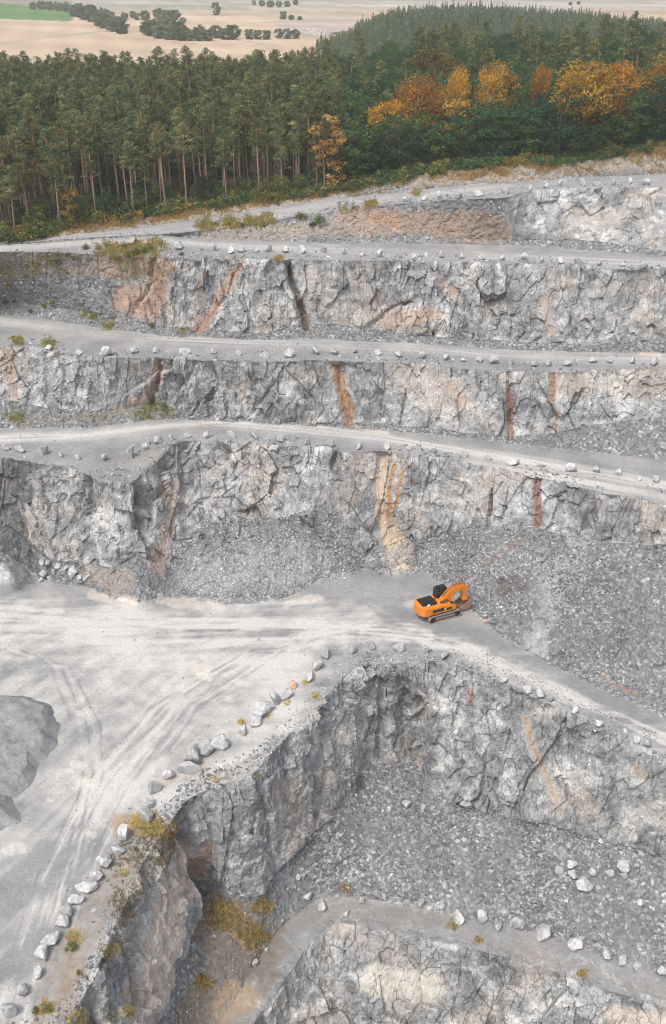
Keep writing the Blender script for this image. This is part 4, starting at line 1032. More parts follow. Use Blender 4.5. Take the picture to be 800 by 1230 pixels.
# the rest of the forest as one mass
def forest_mass(pts):
    kinds = {'pine': PINES, 'broad': BROADS[:3] + MIDS, 'coni': CONI}
    flat = [(k, p_) for k in kinds for p_ in kinds[k]]
    me = bpy.data.meshes.new('forest'); n = len(pts)
    me.vertices.add(n); me.vertices.foreach_set('co', np.array([a[2] for a in pts], np.float32).ravel())
    ix = np.zeros(n, np.int32); sc = np.zeros(n, np.float32); ro = np.zeros((n, 3), np.float32)
    base = {'pine': 0, 'broad': len(PINES), 'coni': len(PINES) + 5}
    for i, a in enumerate(pts):
        ix[i] = base[a[3]] + RNG.integers(len(kinds[a[3]])); sc[i] = RNG.uniform(.72, 1.1) * (1.0 if a[3] != 'coni' else RNG.uniform(.45, .95)); ro[i, 2] = RNG.random() * 6.28
    for nm, ty, dat, key in (('ix', 'INT', ix, 'value'), ('sc', 'FLOAT', sc, 'value'), ('ro', 'FLOAT_VECTOR', ro, 'vector')):
        at = me.attributes.new(nm, ty, 'POINT'); at.data.foreach_set(key, dat.ravel())
    o = link('forest', me)
    ng = bpy.data.node_groups.new('forest_mass', 'GeometryNodeTree')
    ng.interface.new_socket('Geometry', in_out='INPUT', socket_type='NodeSocketGeometry'); ng.interface.new_socket('Geometry', in_out='OUTPUT', socket_type='NodeSocketGeometry')
    gi = ng.nodes.new('NodeGroupInput'); go = ng.nodes.new('NodeGroupOutput'); jn = ng.nodes.new('GeometryNodeJoinGeometry')
    def named(nm, ty):
        a = ng.nodes.new('GeometryNodeInputNamedAttribute'); a.data_type = ty; a.inputs[0].default_value = nm; return a.outputs[0]
    aix, asc, aro = named('ix', 'INT'), named('sc', 'FLOAT'), named('ro', 'FLOAT_VECTOR')
    for k, (kind_, (tm_, cm_)) in enumerate(flat):
        # trunk and crown in one mesh
        nt_, nc_ = len(tm_.vertices), len(cm_.vertices)
        V = np.zeros((nt_ + nc_, 3), np.float32); b1 = np.zeros(nt_ * 3, np.float32); b2 = np.zeros(nc_ * 3, np.float32)
        tm_.vertices.foreach_get('co', b1); cm_.vertices.foreach_get('co', b2); V[:nt_] = b1.reshape(-1, 3); V[nt_:] = b2.reshape(-1, 3)
        f1 = np.zeros(len(tm_.loops), np.int32); f2 = np.zeros(len(cm_.loops), np.int32)
        tm_.loops.foreach_get('vertex_index', f1); cm_.loops.foreach_get('vertex_index', f2)
        tn = np.zeros(nc_ * 4, np.float32); cm_.attributes['tint'].data.foreach_get('color', tn)
        T = np.concatenate([np.full((nt_, 4), .2, np.float32), tn.reshape(-1, 4)])
        m2 = mesh_np('forest_tree', V, np.concatenate([f1.reshape(-1, 4), f2.reshape(-1, 4) + nt_]), None, tm_.materials[0], {'tint': T})
        m2.materials.append(cm_.materials[0])
        mi = np.zeros(len(m2.polygons), np.int32); mi[len(f1) // 4:] = 1; m2.polygons.foreach_set('material_index', mi)
        po = bpy.data.objects.new('forest_tree', m2)
        oi = ng.nodes.new('GeometryNodeObjectInfo'); oi.inputs[0].default_value = po; oi.inputs[1].default_value = True
        cmp_ = ng.nodes.new('FunctionNodeCompare'); cmp_.data_type = 'INT'; cmp_.operation = 'EQUAL'
        ins = [s_ for s_ in cmp_.inputs if s_.type == 'INT']; ng.links.new(aix, ins[0]); ins[1].default_value = k
        ip = ng.nodes.new('GeometryNodeInstanceOnPoints')
        ng.links.new(gi.outputs[0], ip.inputs['Points']); ng.links.new(cmp_.outputs[0], ip.inputs['Selection'])
        ng.links.new(oi.outputs['Geometry'], ip.inputs['Instance']); ng.links.new(aro, ip.inputs['Rotation']); ng.links.new(asc, ip.inputs['Scale'])
        ng.links.new(ip.outputs[0], jn.inputs[0])
    ng.links.new(jn.outputs[0], go.inputs[0])
    md = o.modifiers.new('forest', 'NODES'); md.node_group = ng
    tag(o, 'dense green forest canopy behind the front trees, with the hazy wooded hill', 'forest', kind='stuff')
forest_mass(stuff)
# trees between the far fields
FT = [(88, 20, 15), (95, 18, 13), (100, 24, 16), (108, 26, 16), (112, 20, 14), (118, 30, 16), (124, 34, 17), (130, 32, 16), (134, 38, 17), (140, 36, 15), (146, 41, 16), (145, 34, 15), (136, 28, 14), (126, 22, 13),
      (150, 24, 9), (158, 22, 9), (165, 24, 9), (176, 42, 16), (182, 44, 18), (190, 46, 17), (198, 46, 16), (206, 47, 18), (214, 47, 17), (222, 48, 16), (230, 49, 14), (186, 38, 15), (195, 37, 16), (205, 38, 15), (215, 40, 14), (175, 24, 11), (188, 22, 12), (200, 24, 13), (212, 24, 12), (222, 28, 8),
      (240, 49, 18), (248, 49, 15), (262, 46, 16), (268, 48, 15), (282, 47, 17), (298, 48, 13), (310, 47, 12), (322, 48, 12), (335, 46, 12), (345, 47, 13), (355, 46, 12), (260, 18, 16), (341, 23, 10), (352, 24, 6), (362, 24, 5),
      (42, 11, 9), (52, 11, 10), (62, 12, 10), (72, 13, 11), (82, 14, 11), (306, 6, 6), (316, 7, 7), (326, 9, 8), (336, 9, 8), (346, 8, 7), (354, 6, 6), (684, 6, 4), (694, 5, 4)]
FT.sort()
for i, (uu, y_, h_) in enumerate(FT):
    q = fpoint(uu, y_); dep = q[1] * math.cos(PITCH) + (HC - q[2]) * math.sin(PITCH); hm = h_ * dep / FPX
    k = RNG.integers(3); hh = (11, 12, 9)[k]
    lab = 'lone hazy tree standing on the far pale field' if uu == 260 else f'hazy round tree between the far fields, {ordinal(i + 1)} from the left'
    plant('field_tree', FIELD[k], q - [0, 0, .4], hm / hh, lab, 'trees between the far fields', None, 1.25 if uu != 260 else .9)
q = fpoint(372, 41)
parts = []
for i in range(150):
    v, f = ico[i % 6]; s = RNG.uniform(1.0, 3.4); an = RNG.random() * 6.28; r_ = RNG.random() ** .6
    c = np.array([math.cos(an) * r_ * 30, math.sin(an) * r_ * 60, (1 - r_) * 3.5 + .3])
    parts.append((v * s + c, f))
V, F = join(parts)
o = link('stone_heap', mesh_np('stone_heap', V, None, F, mat_boulder('pale_stone', (1.25, 1.2, 1.2))), None, q); tag(o, 'pale stone heap on the far field beside the hazy tree row', 'stone heap')

# bushes
def bush(cols, seed_n=22, per=24):
    cl = []
    for i in range(seed_n):
        d = unit(1)[0]; d[2] = abs(d[2]); f = RNG.uniform(.4, .85); c = d * f * np.array([1, 1, 1.05])
        s = RNG.uniform(.24, .4); cl.append([c[0], c[1], c[2] + .1, s, s, s * .8] + list(pick(cols)))
    parts = [tube([(0, 0, -.15), (RNG.normal(0, .05), 0, .4), (math.cos(a) * .5, math.sin(a) * .5, .75)], [.04, .03, .015], 4) for a in (0.3, 2.2, 4.4)]
    return join(parts), clumps(cl, per, .17, .12, .4)
DARK2 = [(.07, .13, .06), (.09, .16, .065), (.12, .18, .07)]
BUSH = {k: [as_mesh('bush', bush(c), M['bark'], M['leaf']) for _ in range(2)] for k, c in (('ochre', OCHR), ('olive', OLIV), ('dark green', DARK2), ('green', MIDG))}
def shrub(kind_, at, s, label, group):
    r_ = bpy.data.objects.new('bush', None); COL.objects.link(r_); r_.location = at
    r_.scale = (s, s, s * RNG.uniform(.8, 1.15)); r_.rotation_euler = (0, 0, RNG.random() * 6.28)
    a, b = BUSH[kind_][RNG.integers(2)]; link('stem', a, r_); link('foliage', b, r_); tag(r_, label, 'bush', group)
bs = []
for uu in np.arange(-20, 830, 6.2):
    dd = RNG.uniform(-.3, 2.2)
    if uu < 120: kd = RNG.choice(['ochre', 'ochre', 'olive', 'green'])
    elif uu < 300: kd = RNG.choice(['olive', 'green', 'dark green', 'ochre'])
    elif uu < 420: kd = RNG.choice(['ochre', 'olive', 'olive', 'green'])
    elif uu < 590: kd = RNG.choice(['dark green', 'dark green', 'green', 'olive'])
    else: kd = RNG.choice(['ochre', 'dark green', 'green', 'olive'])
    s = RNG.uniform(1.5, 2.8) * (.8 if uu > 600 else 1.12 if uu < 130 else 1.0)
    bs.append((uu + RNG.uniform(-3, 3), dd, kd, s))
for uu in np.arange(60, 800, 9.5): bs.append((uu, RNG.uniform(2.5, 5), RNG.choice(['green', 'dark green', 'olive']), RNG.uniform(1.7, 3.0)))
for uu in np.arange(-30, 230, 7.0): bs.append((uu, RNG.uniform(1, 7), RNG.choice(['ochre', 'green', 'olive', 'ochre']), RNG.uniform(2.2, 3.6)))
bs.sort(key=lambda a: a[0])
for i, (uu, dd, kd, s) in enumerate(bs):
    q = fground(uu, max(dd, 0)) + np.array([0, min(dd, 0) * 3, -.1])
    shrub(kd, q, s, f'{kd} bush along the forest edge, {ordinal(i + 1)} from the left', 'bushes along the forest edge')
SB = [(43, 225, 34), (65, 245, 26), (22, 295, 34), (63, 290, 26), (130, 335, 26), (195, 310, 32), (230, 300, 30), (365, 305, 28), (415, 358, 26), (485, 390, 24), (665, 395, 30), (240, 115, 62), (275, 155, 40), (300, 90, 34), (335, 105, 40), (375, 55, 36), (425, 60, 30), (545, 55, 30), (590, 80, 44), (650, 60, 40), (790, 90, 24), (260, 90, 40), (160, 130, 30), (110, 185, 24), (205, 95, 40), (490, 95, 34), (515, 100, 40), (560, 90, 40), (625, 72, 40), (120, 290, 22), (45, 145, 30)]
SB.sort()
for i, (x, y, s) in enumerate(SB):
    p_, dep = surf(x / 3.636, 280 + (y + s * .35) / 3.636, [13, 14, 15])
    kd = RNG.choice(['ochre', 'olive', 'ochre', 'green']); shrub(kd, p_, s / 3.636 * dep / FPX * .62, f'{kd} shrub on the weathered slope at upper left, {ordinal(i + 1)} from the left', 'shrubs on the weathered slope')
for i, (x, y, s, kd) in enumerate([(362, 258, 13, 'olive'), (385, 262, 15, 'green'), (375, 268, 10, 'dark green'), (245, 270, 7, 'ochre'), (260, 268, 8, 'ochre'), (275, 268, 8, 'olive'), (290, 268, 9, 'ochre'), (300, 265, 8, 'ochre'), (315, 268, 8, 'ochre')]):
    p_, dep = surf(x, y + s * .4, [16, 17, 18]); shrub(kd, p_, s * dep / FPX * .6, f'{kd} shrub between the two top roads, {ordinal(i + 1)} in its row', 'shrubs between the top roads')
for i, (x, y, s, kd) in enumerate([(87, 1132, 16, 'olive'), (130, 1140, 12, 'ochre'), (42, 1212, 12, 'olive'), (58, 1208, 14, 'olive'), (160, 1099, 7, 'ochre'), (242, 1170, 10, 'green'), (95, 1165, 9, 'ochre')]):
    p_, dep = surf(x, y + s * .35, [4, 5, 6]); shrub(kd, p_, s * dep / FPX * .55, f'{kd} shrub near the cliff at the bottom left, {ordinal(i + 1)} of its scattered kind', 'shrubs near the bottom left cliff')
# dry grass: uncountable
def grass(name, label, strips, n, size, wfun, cols):
    rr = np.where(np.isin(own[:-1], strips))[0]
    w = np.stack([wfun(r_) for r_ in rr])[:, :-1]
    a = P[rr][:, :-1]; b = P[rr][:, 1:]; c = P[rr + 1][:, :-1]
    area = np.linalg.norm(np.cross(b - a, c - a), axis=2) * np.clip(w, 0, None); pr = area.ravel() / area.sum()
    k = RNG.choice(len(pr), n, p=pr); i, j = k // area.shape[1], k % area.shape[1]
    base = P[rr[i], j]; m_ = 9
    B = np.repeat(base, m_, 0) + RNG.normal(0, size * .35, (n * m_, 3)) * [1, 1, .05]
    d = unit(n * m_) * .55 + [0, 0, 1]; L_ = size * RNG.uniform(.6, 1.3, (n * m_, 1)); wv_ = unit(n * m_) * [1, 1, 0] * size * .13
    V = np.stack([B - wv_, B + wv_, B + d * L_], 1).reshape(-1, 3); F = np.arange(n * m_ * 3).reshape(-1, 3)
    cc = np.array(cols)[RNG.integers(len(cols), size=n)]; T = np.repeat(np.repeat(cc, m_, 0) * RNG.uniform(.7, 1.3, (n * m_, 1)), 3, 0)
    tag(link(name, mesh_np(name, V, None, F, M['grassleaf'], {'tint': T})), label, 'grass', kind='stuff')
def disc(r_, pts): 
    w = np.zeros(NU)
    for x, y, s in pts: w = np.maximum(w, sstep(1.3, .4, np.hypot(PU[r_] - x, (PY[r_] - y) * 1.3) / s + nz[r_] * .5))
    return w
gcl = [(.60, .38, .13), (.66, .47, .20), (.52, .42, .20), (.38, .36, .14)]
gol = [(.30, .25, .08), (.20, .22, .07), (.40, .28, .09)]
grass('dry_grass', 'ochre dry grass on the verge below the forest', [19], 3800, .55, lambda r_: vis[r_] * (.15 + sstep(-.3, .5, nz[r_] + fbm(P[r_], .22, 2, 650))) * (.25 + sstep(.15, .8, T_[r_])) * sstep(0, 10, PY[r_] - 0), gcl)
grass('dry_grass', 'olive and ochre grass on the weathered slope at upper left', [14, 15, 16, 17, 18], 2600, .5, lambda r_: vis[r_] * np.maximum(sstep(250, 150, PU[r_]) * sstep(.3, 1.1, patch[r_]) * (own[r_] == 14) * sstep(345, 315, PY[r_]), disc(r_, [(250, 270, 14), (275, 269, 14), (300, 268, 12), (320, 266, 12), (160, 302, 18), (185, 298, 16), (130, 302, 16), (420, 252, 10), (445, 246, 9), (500, 232, 6), (335, 312, 7)])), gol)
grass('dry_grass', 'orange dry grass along the cliff edge at lower left', [4, 5, 6], 1000, .34, lambda r_: vis[r_] * disc(r_, [(183, 990, 20), (170, 985, 14), (88, 1128, 12), (132, 1142, 12), (150, 1050, 7), (290, 868, 5), (322, 860, 4), (367, 820, 5), (258, 937, 5), (310, 934, 5), (55, 1212, 14), (100, 1225, 16), (140, 1215, 10), (240, 917, 4), (345, 845, 4), (380, 835, 5)]), gcl)
grass('dry_grass', 'sparse olive grass on the brown slope in the pit', [3, 4], 1500, .38, lambda r_: vis[r_] * disc(r_, [(270, 1100, 26), (300, 1125, 20), (315, 1090, 14), (245, 1180, 12), (415, 1068, 8), (545, 1112, 8), (640, 1180, 9), (700, 1170, 7), (575, 1130, 6)]), gol + gcl[:2])
grass('dry_grass', 'olive grass at the foot of the weathered left face', [10, 11, 12, 13], 900, .42, lambda r_: vis[r_] * disc(r_, [(190, 492, 16), (175, 498, 14), (20, 500, 14), (60, 412, 10), (110, 378, 12), (20, 410, 8), (130, 392, 8), (220, 396, 8)]), gol)

grass('dry_grass', 'reddish low plants on the strip between the boulders and the lower left cliff', [5, 6], 1700, .34, lambda r_: vis[r_] * sstep(240, 200, PU[r_]) * sstep(975, 1010, PY[r_]) * sstep(.2, 1.6, patch[r_]) * sstep(.22, .02, np.where(own[r_] == 6, T_[r_], (1 - T_[r_]) * .5)) * np.ones(NU), [(.34, .20, .10), (.30, .24, .09), (.20, .20, .08), (.42, .28, .12)])

# ------------------------------------------------------------------ excavator
ORANGE = mat_paint('orange_paint', (.74, .235, .014), .5, .35, .3, (.42, .30, .18))
BLACKP = mat_paint('black_paint', (.018, .018, .02), .5, .4, .25, (.16, .15, .14))
STEEL = mat_paint('dusty_track_steel', (.30, .24, .205), .75, .3, .6, (.36, .30, .26))
BUCK = mat_paint('worn_bucket_steel', (.33, .19, .12), .7, .3, .6, (.30, .24, .20))
CHROME = NT('piston_chrome'); CHROME.principled((.7, .7, .7), .2, .5, None, 1.0); CHROME = CHROME.m
GLASS = NT('tinted_glass'); GLASS.principled((.012, .014, .016), .08, .6); GLASS = GLASS.m
WHITEP = mat_paint('white_decal', (.75, .75, .74), .5, .3, .1)
def B(): return bmesh.new()
def box(bm, x0, x1, y0, y1, z0, z1, bev=.04):
    r_ = bmesh.ops.create_cube(bm, size=1); vs_ = r_['verts']
    for v in vs_: v.co = Vector((x0 + (v.co.x + .5) * (x1 - x0), y0 + (v.co.y + .5) * (y1 - y0), z0 + (v.co.z + .5) * (z1 - z0)))
    if bev:
        es = list({e for v in vs_ for e in v.link_edges}); bmesh.ops.bevel(bm, geom=es, offset=bev, segments=2, affect='EDGES', clamp_overlap=True)
def prism(bm, prof, y0, y1, bev=.03):
    a = [bm.verts.new((x, y0, z)) for x, z in prof]; b = [bm.verts.new((x, y1, z)) for x, z in prof]; n = len(prof)
    fs = [bm.faces.new(a), bm.faces.new(b[::-1])] + [bm.faces.new((a[i], b[i], b[(i + 1) % n], a[(i + 1) % n])) for i in range(n)]
    bmesh.ops.recalc_face_normals(bm, faces=fs)
    if bev: bmesh.ops.bevel(bm, geom=list({e for f in fs for e in f.edges}), offset=bev, segments=2, affect='EDGES', clamp_overlap=True)
def cyl(bm, p0, p1, r0, r1=None, seg=16):
    p0, p1 = Vector(p0), Vector(p1); d = p1 - p0
    m_ = Matrix.Translation((p0 + p1) / 2) @ d.to_track_quat('Z', 'Y').to_matrix().to_4x4()
    bmesh.ops.create_cone(bm, cap_ends=True, segments=seg, radius1=r0, radius2=r0 if r1 is None else r1, depth=d.length, matrix=m_)
def lower(z): return z if z < 2.2 else 2.2 + (z - 2.2) * .56
def part(name, bm, mat, parent, label=None):
    if name in ('boom', 'stick', 'boom_cylinder', 'piston', 'stick_cylinder', 'bucket_cylinder', 'linkage'):
        for v in bm.verts: v.co.z = lower(v.co.z); v.co.x = v.co.x if v.co.x < 1 else 1 + (v.co.x - 1) * .7
    me_ = bpy.data.meshes.new(name); bm.to_mesh(me_); bm.free(); me_.materials.append(mat); o_ = link(name, me_, parent)
    if label: o_['label'] = label
    return o_
ex = bpy.data.objects.new('excavator', None); COL.objects.link(ex)
pe, de = surf(528, 737, [6]); ex.location = (pe[0], pe[1], pe[2] - .02); ex.rotation_euler = (0, 0, math.radians(25)); ex.scale = (1.27,) * 3
tag(ex, 'orange crawler excavator with its bucket curled against the foot of the rubble slope', 'excavator')
for s in (-1, 1):
    bm = B(); yc = s * 1.38; hw = .33; Lh, R_ = 1.95, .52
    per_ = 2 * (2 * Lh) + 2 * math.pi * R_; N_ = 52
    for i in range(N_):
        t = i / N_ * per_
        if t < 2 * Lh: x, z, a = -Lh + t, 2 * R_, 0
        elif t < 2 * Lh + math.pi * R_: w = (t - 2 * Lh) / R_; x, z, a = Lh + math.sin(w) * R_, R_ + math.cos(w) * R_, w
        elif t < 4 * Lh + math.pi * R_: x, z, a = Lh - (t - 2 * Lh - math.pi * R_), 0, math.pi
        else: w = (t - 4 * Lh - math.pi * R_) / R_; x, z, a = -Lh - math.sin(w) * R_, R_ - math.cos(w) * R_, math.pi + w
        m_ = Matrix.Translation((x, yc, z)) @ Matrix.Rotation(a, 4, 'Y')
        r_ = bmesh.ops.create_cube(bm, size=1, matrix=m_ @ Matrix.Diagonal((.205, 2 * hw, .07, 1)))
        bmesh.ops.create_cube(bm, size=1, matrix=m_ @ Matrix.Translation((0, 0, .05)) @ Matrix.Diagonal((.04, 2 * hw, .06, 1)))
    tr = part('track', bm, STEEL, ex)
    bm = B(); box(bm, -1.75, 1.75, yc - .2, yc + .2, .28, .78, .05); part('track_frame', bm, STEEL, tr)
    for x in (-1.95, 1.95):
        bm = B(); cyl(bm, (x, yc - .24, R_), (x, yc + .24, R_), .44, seg=20); cyl(bm, (x, yc - .29, R_), (x, yc + .29, R_), .2, seg=14); part('sprocket' if x < 0 else 'idler_wheel', bm, BLACKP, tr)
bm = B(); box(bm, -1.1, 1.1, -1.05, 1.05, .5, 1.0, .06); part('undercarriage', bm, BLACKP, ex)
bm = B(); cyl(bm, (0, 0, 1.0), (0, 0, 1.22), .85, seg=28); part('turntable', bm, BLACKP, ex)
hz_ = bpy.data.objects.new('upper_body', None); 
bm = B(); prism(bm, [(-2.3, 1.22), (1.55, 1.22), (1.75, 1.45), (1.75, 1.85), (.9, 2.2), (-2.3, 2.35)], -1.5, 1.5, .05); up = part('upper_body', bm, ORANGE, ex)
bm = B()
pr = [(-2.3, -1.52), (-3.1, -1.45), (-3.6, -.85), (-3.7, 0), (-3.6, .85), (-3.1, 1.45), (-2.3, 1.52)]
a = [bm.verts.new((x, y, 1.18)) for x, y in pr]; b = [bm.verts.new((x, y, 2.5)) for x, y in pr]; n_ = len(pr)
bm.faces.new(a[::-1]); bm.faces.new(b)
for i in range(n_): bm.faces.new((a[i], a[(i + 1) % n_], b[(i + 1) % n_], b[i]))
bmesh.ops.recalc_face_normals(bm, faces=bm.faces); bmesh.ops.bevel(bm, geom=list(bm.edges), offset=.08, segments=2, affect='EDGES'); cw = part('counterweight', bm, ORANGE, ex)
bm = B(); box(bm, -3.1, -.85, -.75, 1.2, 2.32, 2.62, .07); hood = part('engine_hood', bm, BLACKP, ex)
bm = B()
for i in range(7): box(bm, -2.8 + i * .26, -2.68 + i * .26, -.5, 1.0, 2.67, 2.73, .015)
part('vent_louvre', bm, BLACKP, hood)
bm = B(); cyl(bm, (-1.2, -.55, 2.6), (-1.2, -.55, 3.15), .09, seg=12); cyl(bm, (-1.2, -.55, 3.1), (-1.32, -.55, 3.28), .09, seg=12); part('exhaust_pipe', bm, BLACKP, hood)
bm = B(); box(bm, -1.9, -.2, -1.53, -1.46, 1.55, 2.05, .02); part('side_grille', bm, BLACKP, up)
bm = B(); box(bm, -2.25, 1.5, -1.54, -1.44, 1.14, 1.3, .02); box(bm, -2.25, 1.5, 1.44, 1.54, 1.14, 1.3, .02); part('body_skirt', bm, BLACKP, up)
bm = B(); box(bm, -.5, -.44, -1.515, -1.47, 1.35, 2.25, .005); box(bm, -1.98, -1.93, -1.515, -1.47, 1.35, 2.25, .005); part('panel_seam', bm, BLACKP, up)
bm = B(); box(bm, -.3, .9, -.85, -.5, 2.1, 2.5, .05); box(bm, .9, 1.6, -1.2, -.65, 1.85, 2.15, .05); part('valve_cover', bm, BLACKP, up)
bm = B(); box(bm, .15, 1.05, -1.53, -1.46, 1.5, 1.85, .02); part('side_hatch', bm, BLACKP, up)
bm = B(); box(bm, -.1, .1, -1.54, -1.5, 1.7, 1.9, .01); part('decal', bm, WHITEP, up)
bm = B(); box(bm, -2.5, -2.1, -1.02, -.8, 2.5, 2.72, .03); part('filler_cap', bm, WHITEP, cw)
bm = B()
for q0, q1 in [((.2, -1.4, 2.15), (.2, -1.4, 2.95)), ((-.7, -1.4, 2.25), (-.7, -1.4, 2.95)), ((.2, -1.4, 2.95), (-.7, -1.4, 2.95)), ((1.3, -1.4, 1.95), (1.3, -1.4, 2.6)), ((1.3, -1.4, 2.6), (.2, -1.4, 2.95))]: cyl(bm, q0, q1, .028, seg=8)
part('handrail', bm, ORANGE, up)
bm = B(); prism(bm, [(-.35, 1.6), (1.65, 1.6), (1.85, 2.0), (1.72, 3.0), (1.3, 3.72), (-.2, 3.72), (-.35, 3.55)], .52, 1.52, .1); cab = part('cab', bm, BLACKP, ex)
bm = B(); prism(bm, [(1.2, 2.05), (1.88, 2.1), (1.76, 3.0), (1.40, 3.6), (1.2, 3.62)], .6, 1.44, .03); part('windscreen', bm, GLASS, cab)
for y0, y1 in ((.49, .53), (1.51, 1.55)):
    bm = B(); prism(bm, [(-.1, 2.35), (1.05, 2.35), (1.05, 3.5), (-.1, 3.5)], y0, y1, .01); part('side_window', bm, GLASS, cab)
bm = B(); box(bm, -.05, 1.2, .62, 1.42, 3.70, 3.78, .03); part('roof_hatch', bm, GLASS, cab)
bm = B(); prism(bm, [(-.3, 1.9), (.9, 1.75), (1.5, 2.6), (2.4, 3.7), (2.9, 4.0), (4.0, 4.5), (4.6, 4.7), (4.7, 5.25), (3.9, 5.7), (2.4, 5.7), (1.3, 5.0), (.3, 3.4)], -.52, .28, .05); boom = part('boom', bm, ORANGE, ex)
for y in (-.72, .48):
    bm = B(); cyl(bm, (1.5, y, 1.75), (1.95, y, 3.1), .12); part('boom_cylinder', bm, ORANGE, boom)
    bm = B(); cyl(bm, (1.95, y, 3.1), (2.3, y, 4.3), .07); part('piston', bm, CHROME, boom)
bm = B(); prism(bm, [(4.0, 5.6), (4.5, 5.9), (5.1, 5.3), (5.35, 3.6), (5.0, 1.55), (4.55, 1.5), (4.3, 3.2), (4.0, 4.6)], -.45, .21, .05); stick = part('stick', bm, ORANGE, ex)
bm = B(); cyl(bm, (2.7, -.12, 5.5), (3.6, -.12, 5.78), .11); part('stick_cylinder', bm, ORANGE, stick)
bm = B(); cyl(bm, (3.6, -.12, 5.78), (4.5, -.12, 5.6), .06); part('piston', bm, CHROME, stick)
bm = B(); cyl(bm, (5.12, -.12, 4.7), (5.28, -.12, 3.4), .1); part('bucket_cylinder', bm, ORANGE, stick)
bm = B(); cyl(bm, (5.28, -.12, 3.4), (5.4, -.12, 2.3), .055); cyl(bm, (5.4, -.12, 2.3), (4.9, -.12, 2.1), .07); part('linkage', bm, BLACKP, stick)
for y in (-.3, .02):
    bm = B(); pp = [(.2, y, 3.6), (1.2, y, 5.1), (2.3, y, 5.85), (3.6, y, 5.9), (4.3, y, 6.0), (4.9, y, 5.6)]
    for q0, q1 in zip(pp[:-1], pp[1:]): cyl(bm, q0, q1, .05, seg=8)
    for v in bm.verts: v.co.z = lower(v.co.z); v.co.x = v.co.x if v.co.x < 1 else 1 + (v.co.x - 1) * .7
    part('hydraulic_hose', bm, BLACKP, boom)
# bucket: a curved shell with side plates, curled in
bm = B(); arc = []
for i in range(10):
    w = math.radians(60 - i * 24); arc.append((3.62 + math.cos(w) * .9, .98 + math.sin(w) * .85))
arc_in = [(3.62 + (x - 3.62) * .9, .98 + (z - .98) * .9) for x, z in arc]
prof = arc + arc_in[::-1]
n_ = len(prof); y0, y1 = -.95, .75
a = [bm.verts.new((x, y0, z)) for x, z in prof]; b = [bm.verts.new((x, y1, z)) for x, z in prof]
for i in range(n_): bm.faces.new((a[i], b[i], b[(i + 1) % n_], a[(i + 1) % n_]))
for side in (a, b):
    for i in range(len(arc) - 1): bm.faces.new((side[i], side[i + 1], side[n_ - 2 - i], side[n_ - 1 - i]))
bmesh.ops.recalc_face_normals(bm, faces=bm.faces)
bk = part('bucket', bm, BUCK, ex, 'rusty brown bucket')
for y in (y0, y1):
    bm = B(); prism(bm, arc, y - .03, y + .03, .01); part('side_plate', bm, BUCK, bk)
x, z = arc[-1]
for i in range(5):
    bm = B(); yy_ = y0 + .1 + i * (y1 - y0 - .2) / 4
    cyl(bm, (x, yy_, z), (x + .05, yy_, z + .35), .08, .03, 6); part('tooth', bm, STEEL, bk)
bm = B(); box(bm, 3.35, 4.05, -.6, .36, 1.5, 1.95, .06); part('bucket_bracket', bm, ORANGE, bk)

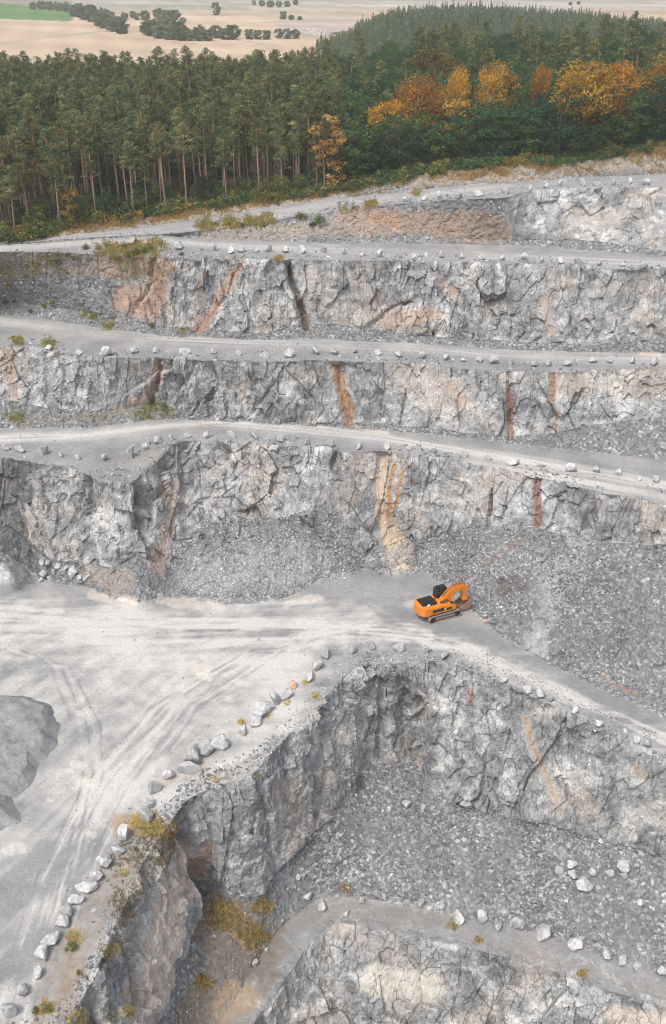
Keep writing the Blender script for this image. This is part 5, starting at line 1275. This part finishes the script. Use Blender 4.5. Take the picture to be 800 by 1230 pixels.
# ------------------------------------------------------------------ air, light, camera
hz = NT('haze_air')
vp = hz.n('ShaderNodeVolumePrincipled'); vp.inputs['Color'].default_value = (.95, .95, .93, 1); vp.inputs['Density'].default_value = HAZE if 'HAZE' in globals() else .00023
vp.inputs['Anisotropy'].default_value = .2
hz.l(vp.outputs[0], hz.out.inputs['Volume'])
bx = [(-2900, -155, -43.2), (2900, 5200, 125)]
bm = bmesh.new(); bmesh.ops.create_cube(bm, size=1)
for v in bm.verts:
    v.co = Vector(((v.co.x) * 12000, -300 if v.co.y < 0 else 5600, -44 if v.co.z < 0 else 124))
me = bpy.data.meshes.new('haze'); bm.to_mesh(me); bm.free(); me.materials.append(hz.m)
tag(link('haze', me), 'thin pale haze fading the far hills', kind='stuff')

SUN_EL, SUN_AZ = math.radians(60), math.radians(-146)      # azimuth from +Y (view direction), negative = to the left
wd = bpy.data.worlds.new('World'); SC.world = wd; wd.use_nodes = True
nt = wd.node_tree; bg = nt.nodes['Background']
sky = nt.nodes.new('ShaderNodeTexSky'); sky.sky_type = 'NISHITA'; sky.sun_disc = False
sky.sun_elevation = SUN_EL; sky.sun_rotation = SUN_AZ; sky.air_density = 1.0; sky.dust_density = 4.0; sky.ozone_density = .6
hs = nt.nodes.new('ShaderNodeHueSaturation'); hs.inputs['Saturation'].default_value = .45   # a veiled, whitish sky
nt.links.new(sky.outputs[0], hs.inputs['Color']); nt.links.new(hs.outputs[0], bg.inputs[0]); bg.inputs[1].default_value = .125
ld = bpy.data.lights.new('sun', 'SUN'); ld.energy = 1.5; ld.angle = math.radians(14); ld.color = (1, .95, .89)
lo = bpy.data.objects.new('sun', ld); COL.objects.link(lo)
sd = Vector((math.sin(SUN_AZ) * math.cos(SUN_EL), math.cos(SUN_AZ) * math.cos(SUN_EL), math.sin(SUN_EL)))
lo.rotation_euler = (-sd).to_track_quat('-Z', 'Y').to_euler(); lo.location = (0, 0, 200)

cd = bpy.data.cameras.new('camera'); cam = bpy.data.objects.new('camera', cd); COL.objects.link(cam)
cd.sensor_fit = 'VERTICAL'; cd.sensor_height = 24; cd.lens = 12 / math.tan(VFOV / 2)
cd.clip_start = .5; cd.clip_end = 12000
cam.location = (0, 0, HC); cam.rotation_euler = (math.pi / 2 - PITCH, 0, 0)
SC.camera = cam
vs = SC.view_settings; vs.view_transform = 'Standard'; vs.look = 'None'; vs.gamma = 1; vs.exposure = .5; vs.use_curve_mapping = False
SC.render.engine = 'CYCLES'; SC.cycles.use_denoising = True; SC.cycles.filter_width = 1.05; SC.cycles.max_bounces = 6; SC.cycles.volume_bounces = 1
SC.cycles.diffuse_bounces = 3; SC.cycles.transmission_bounces = 3; SC.cycles.use_fast_gi = False
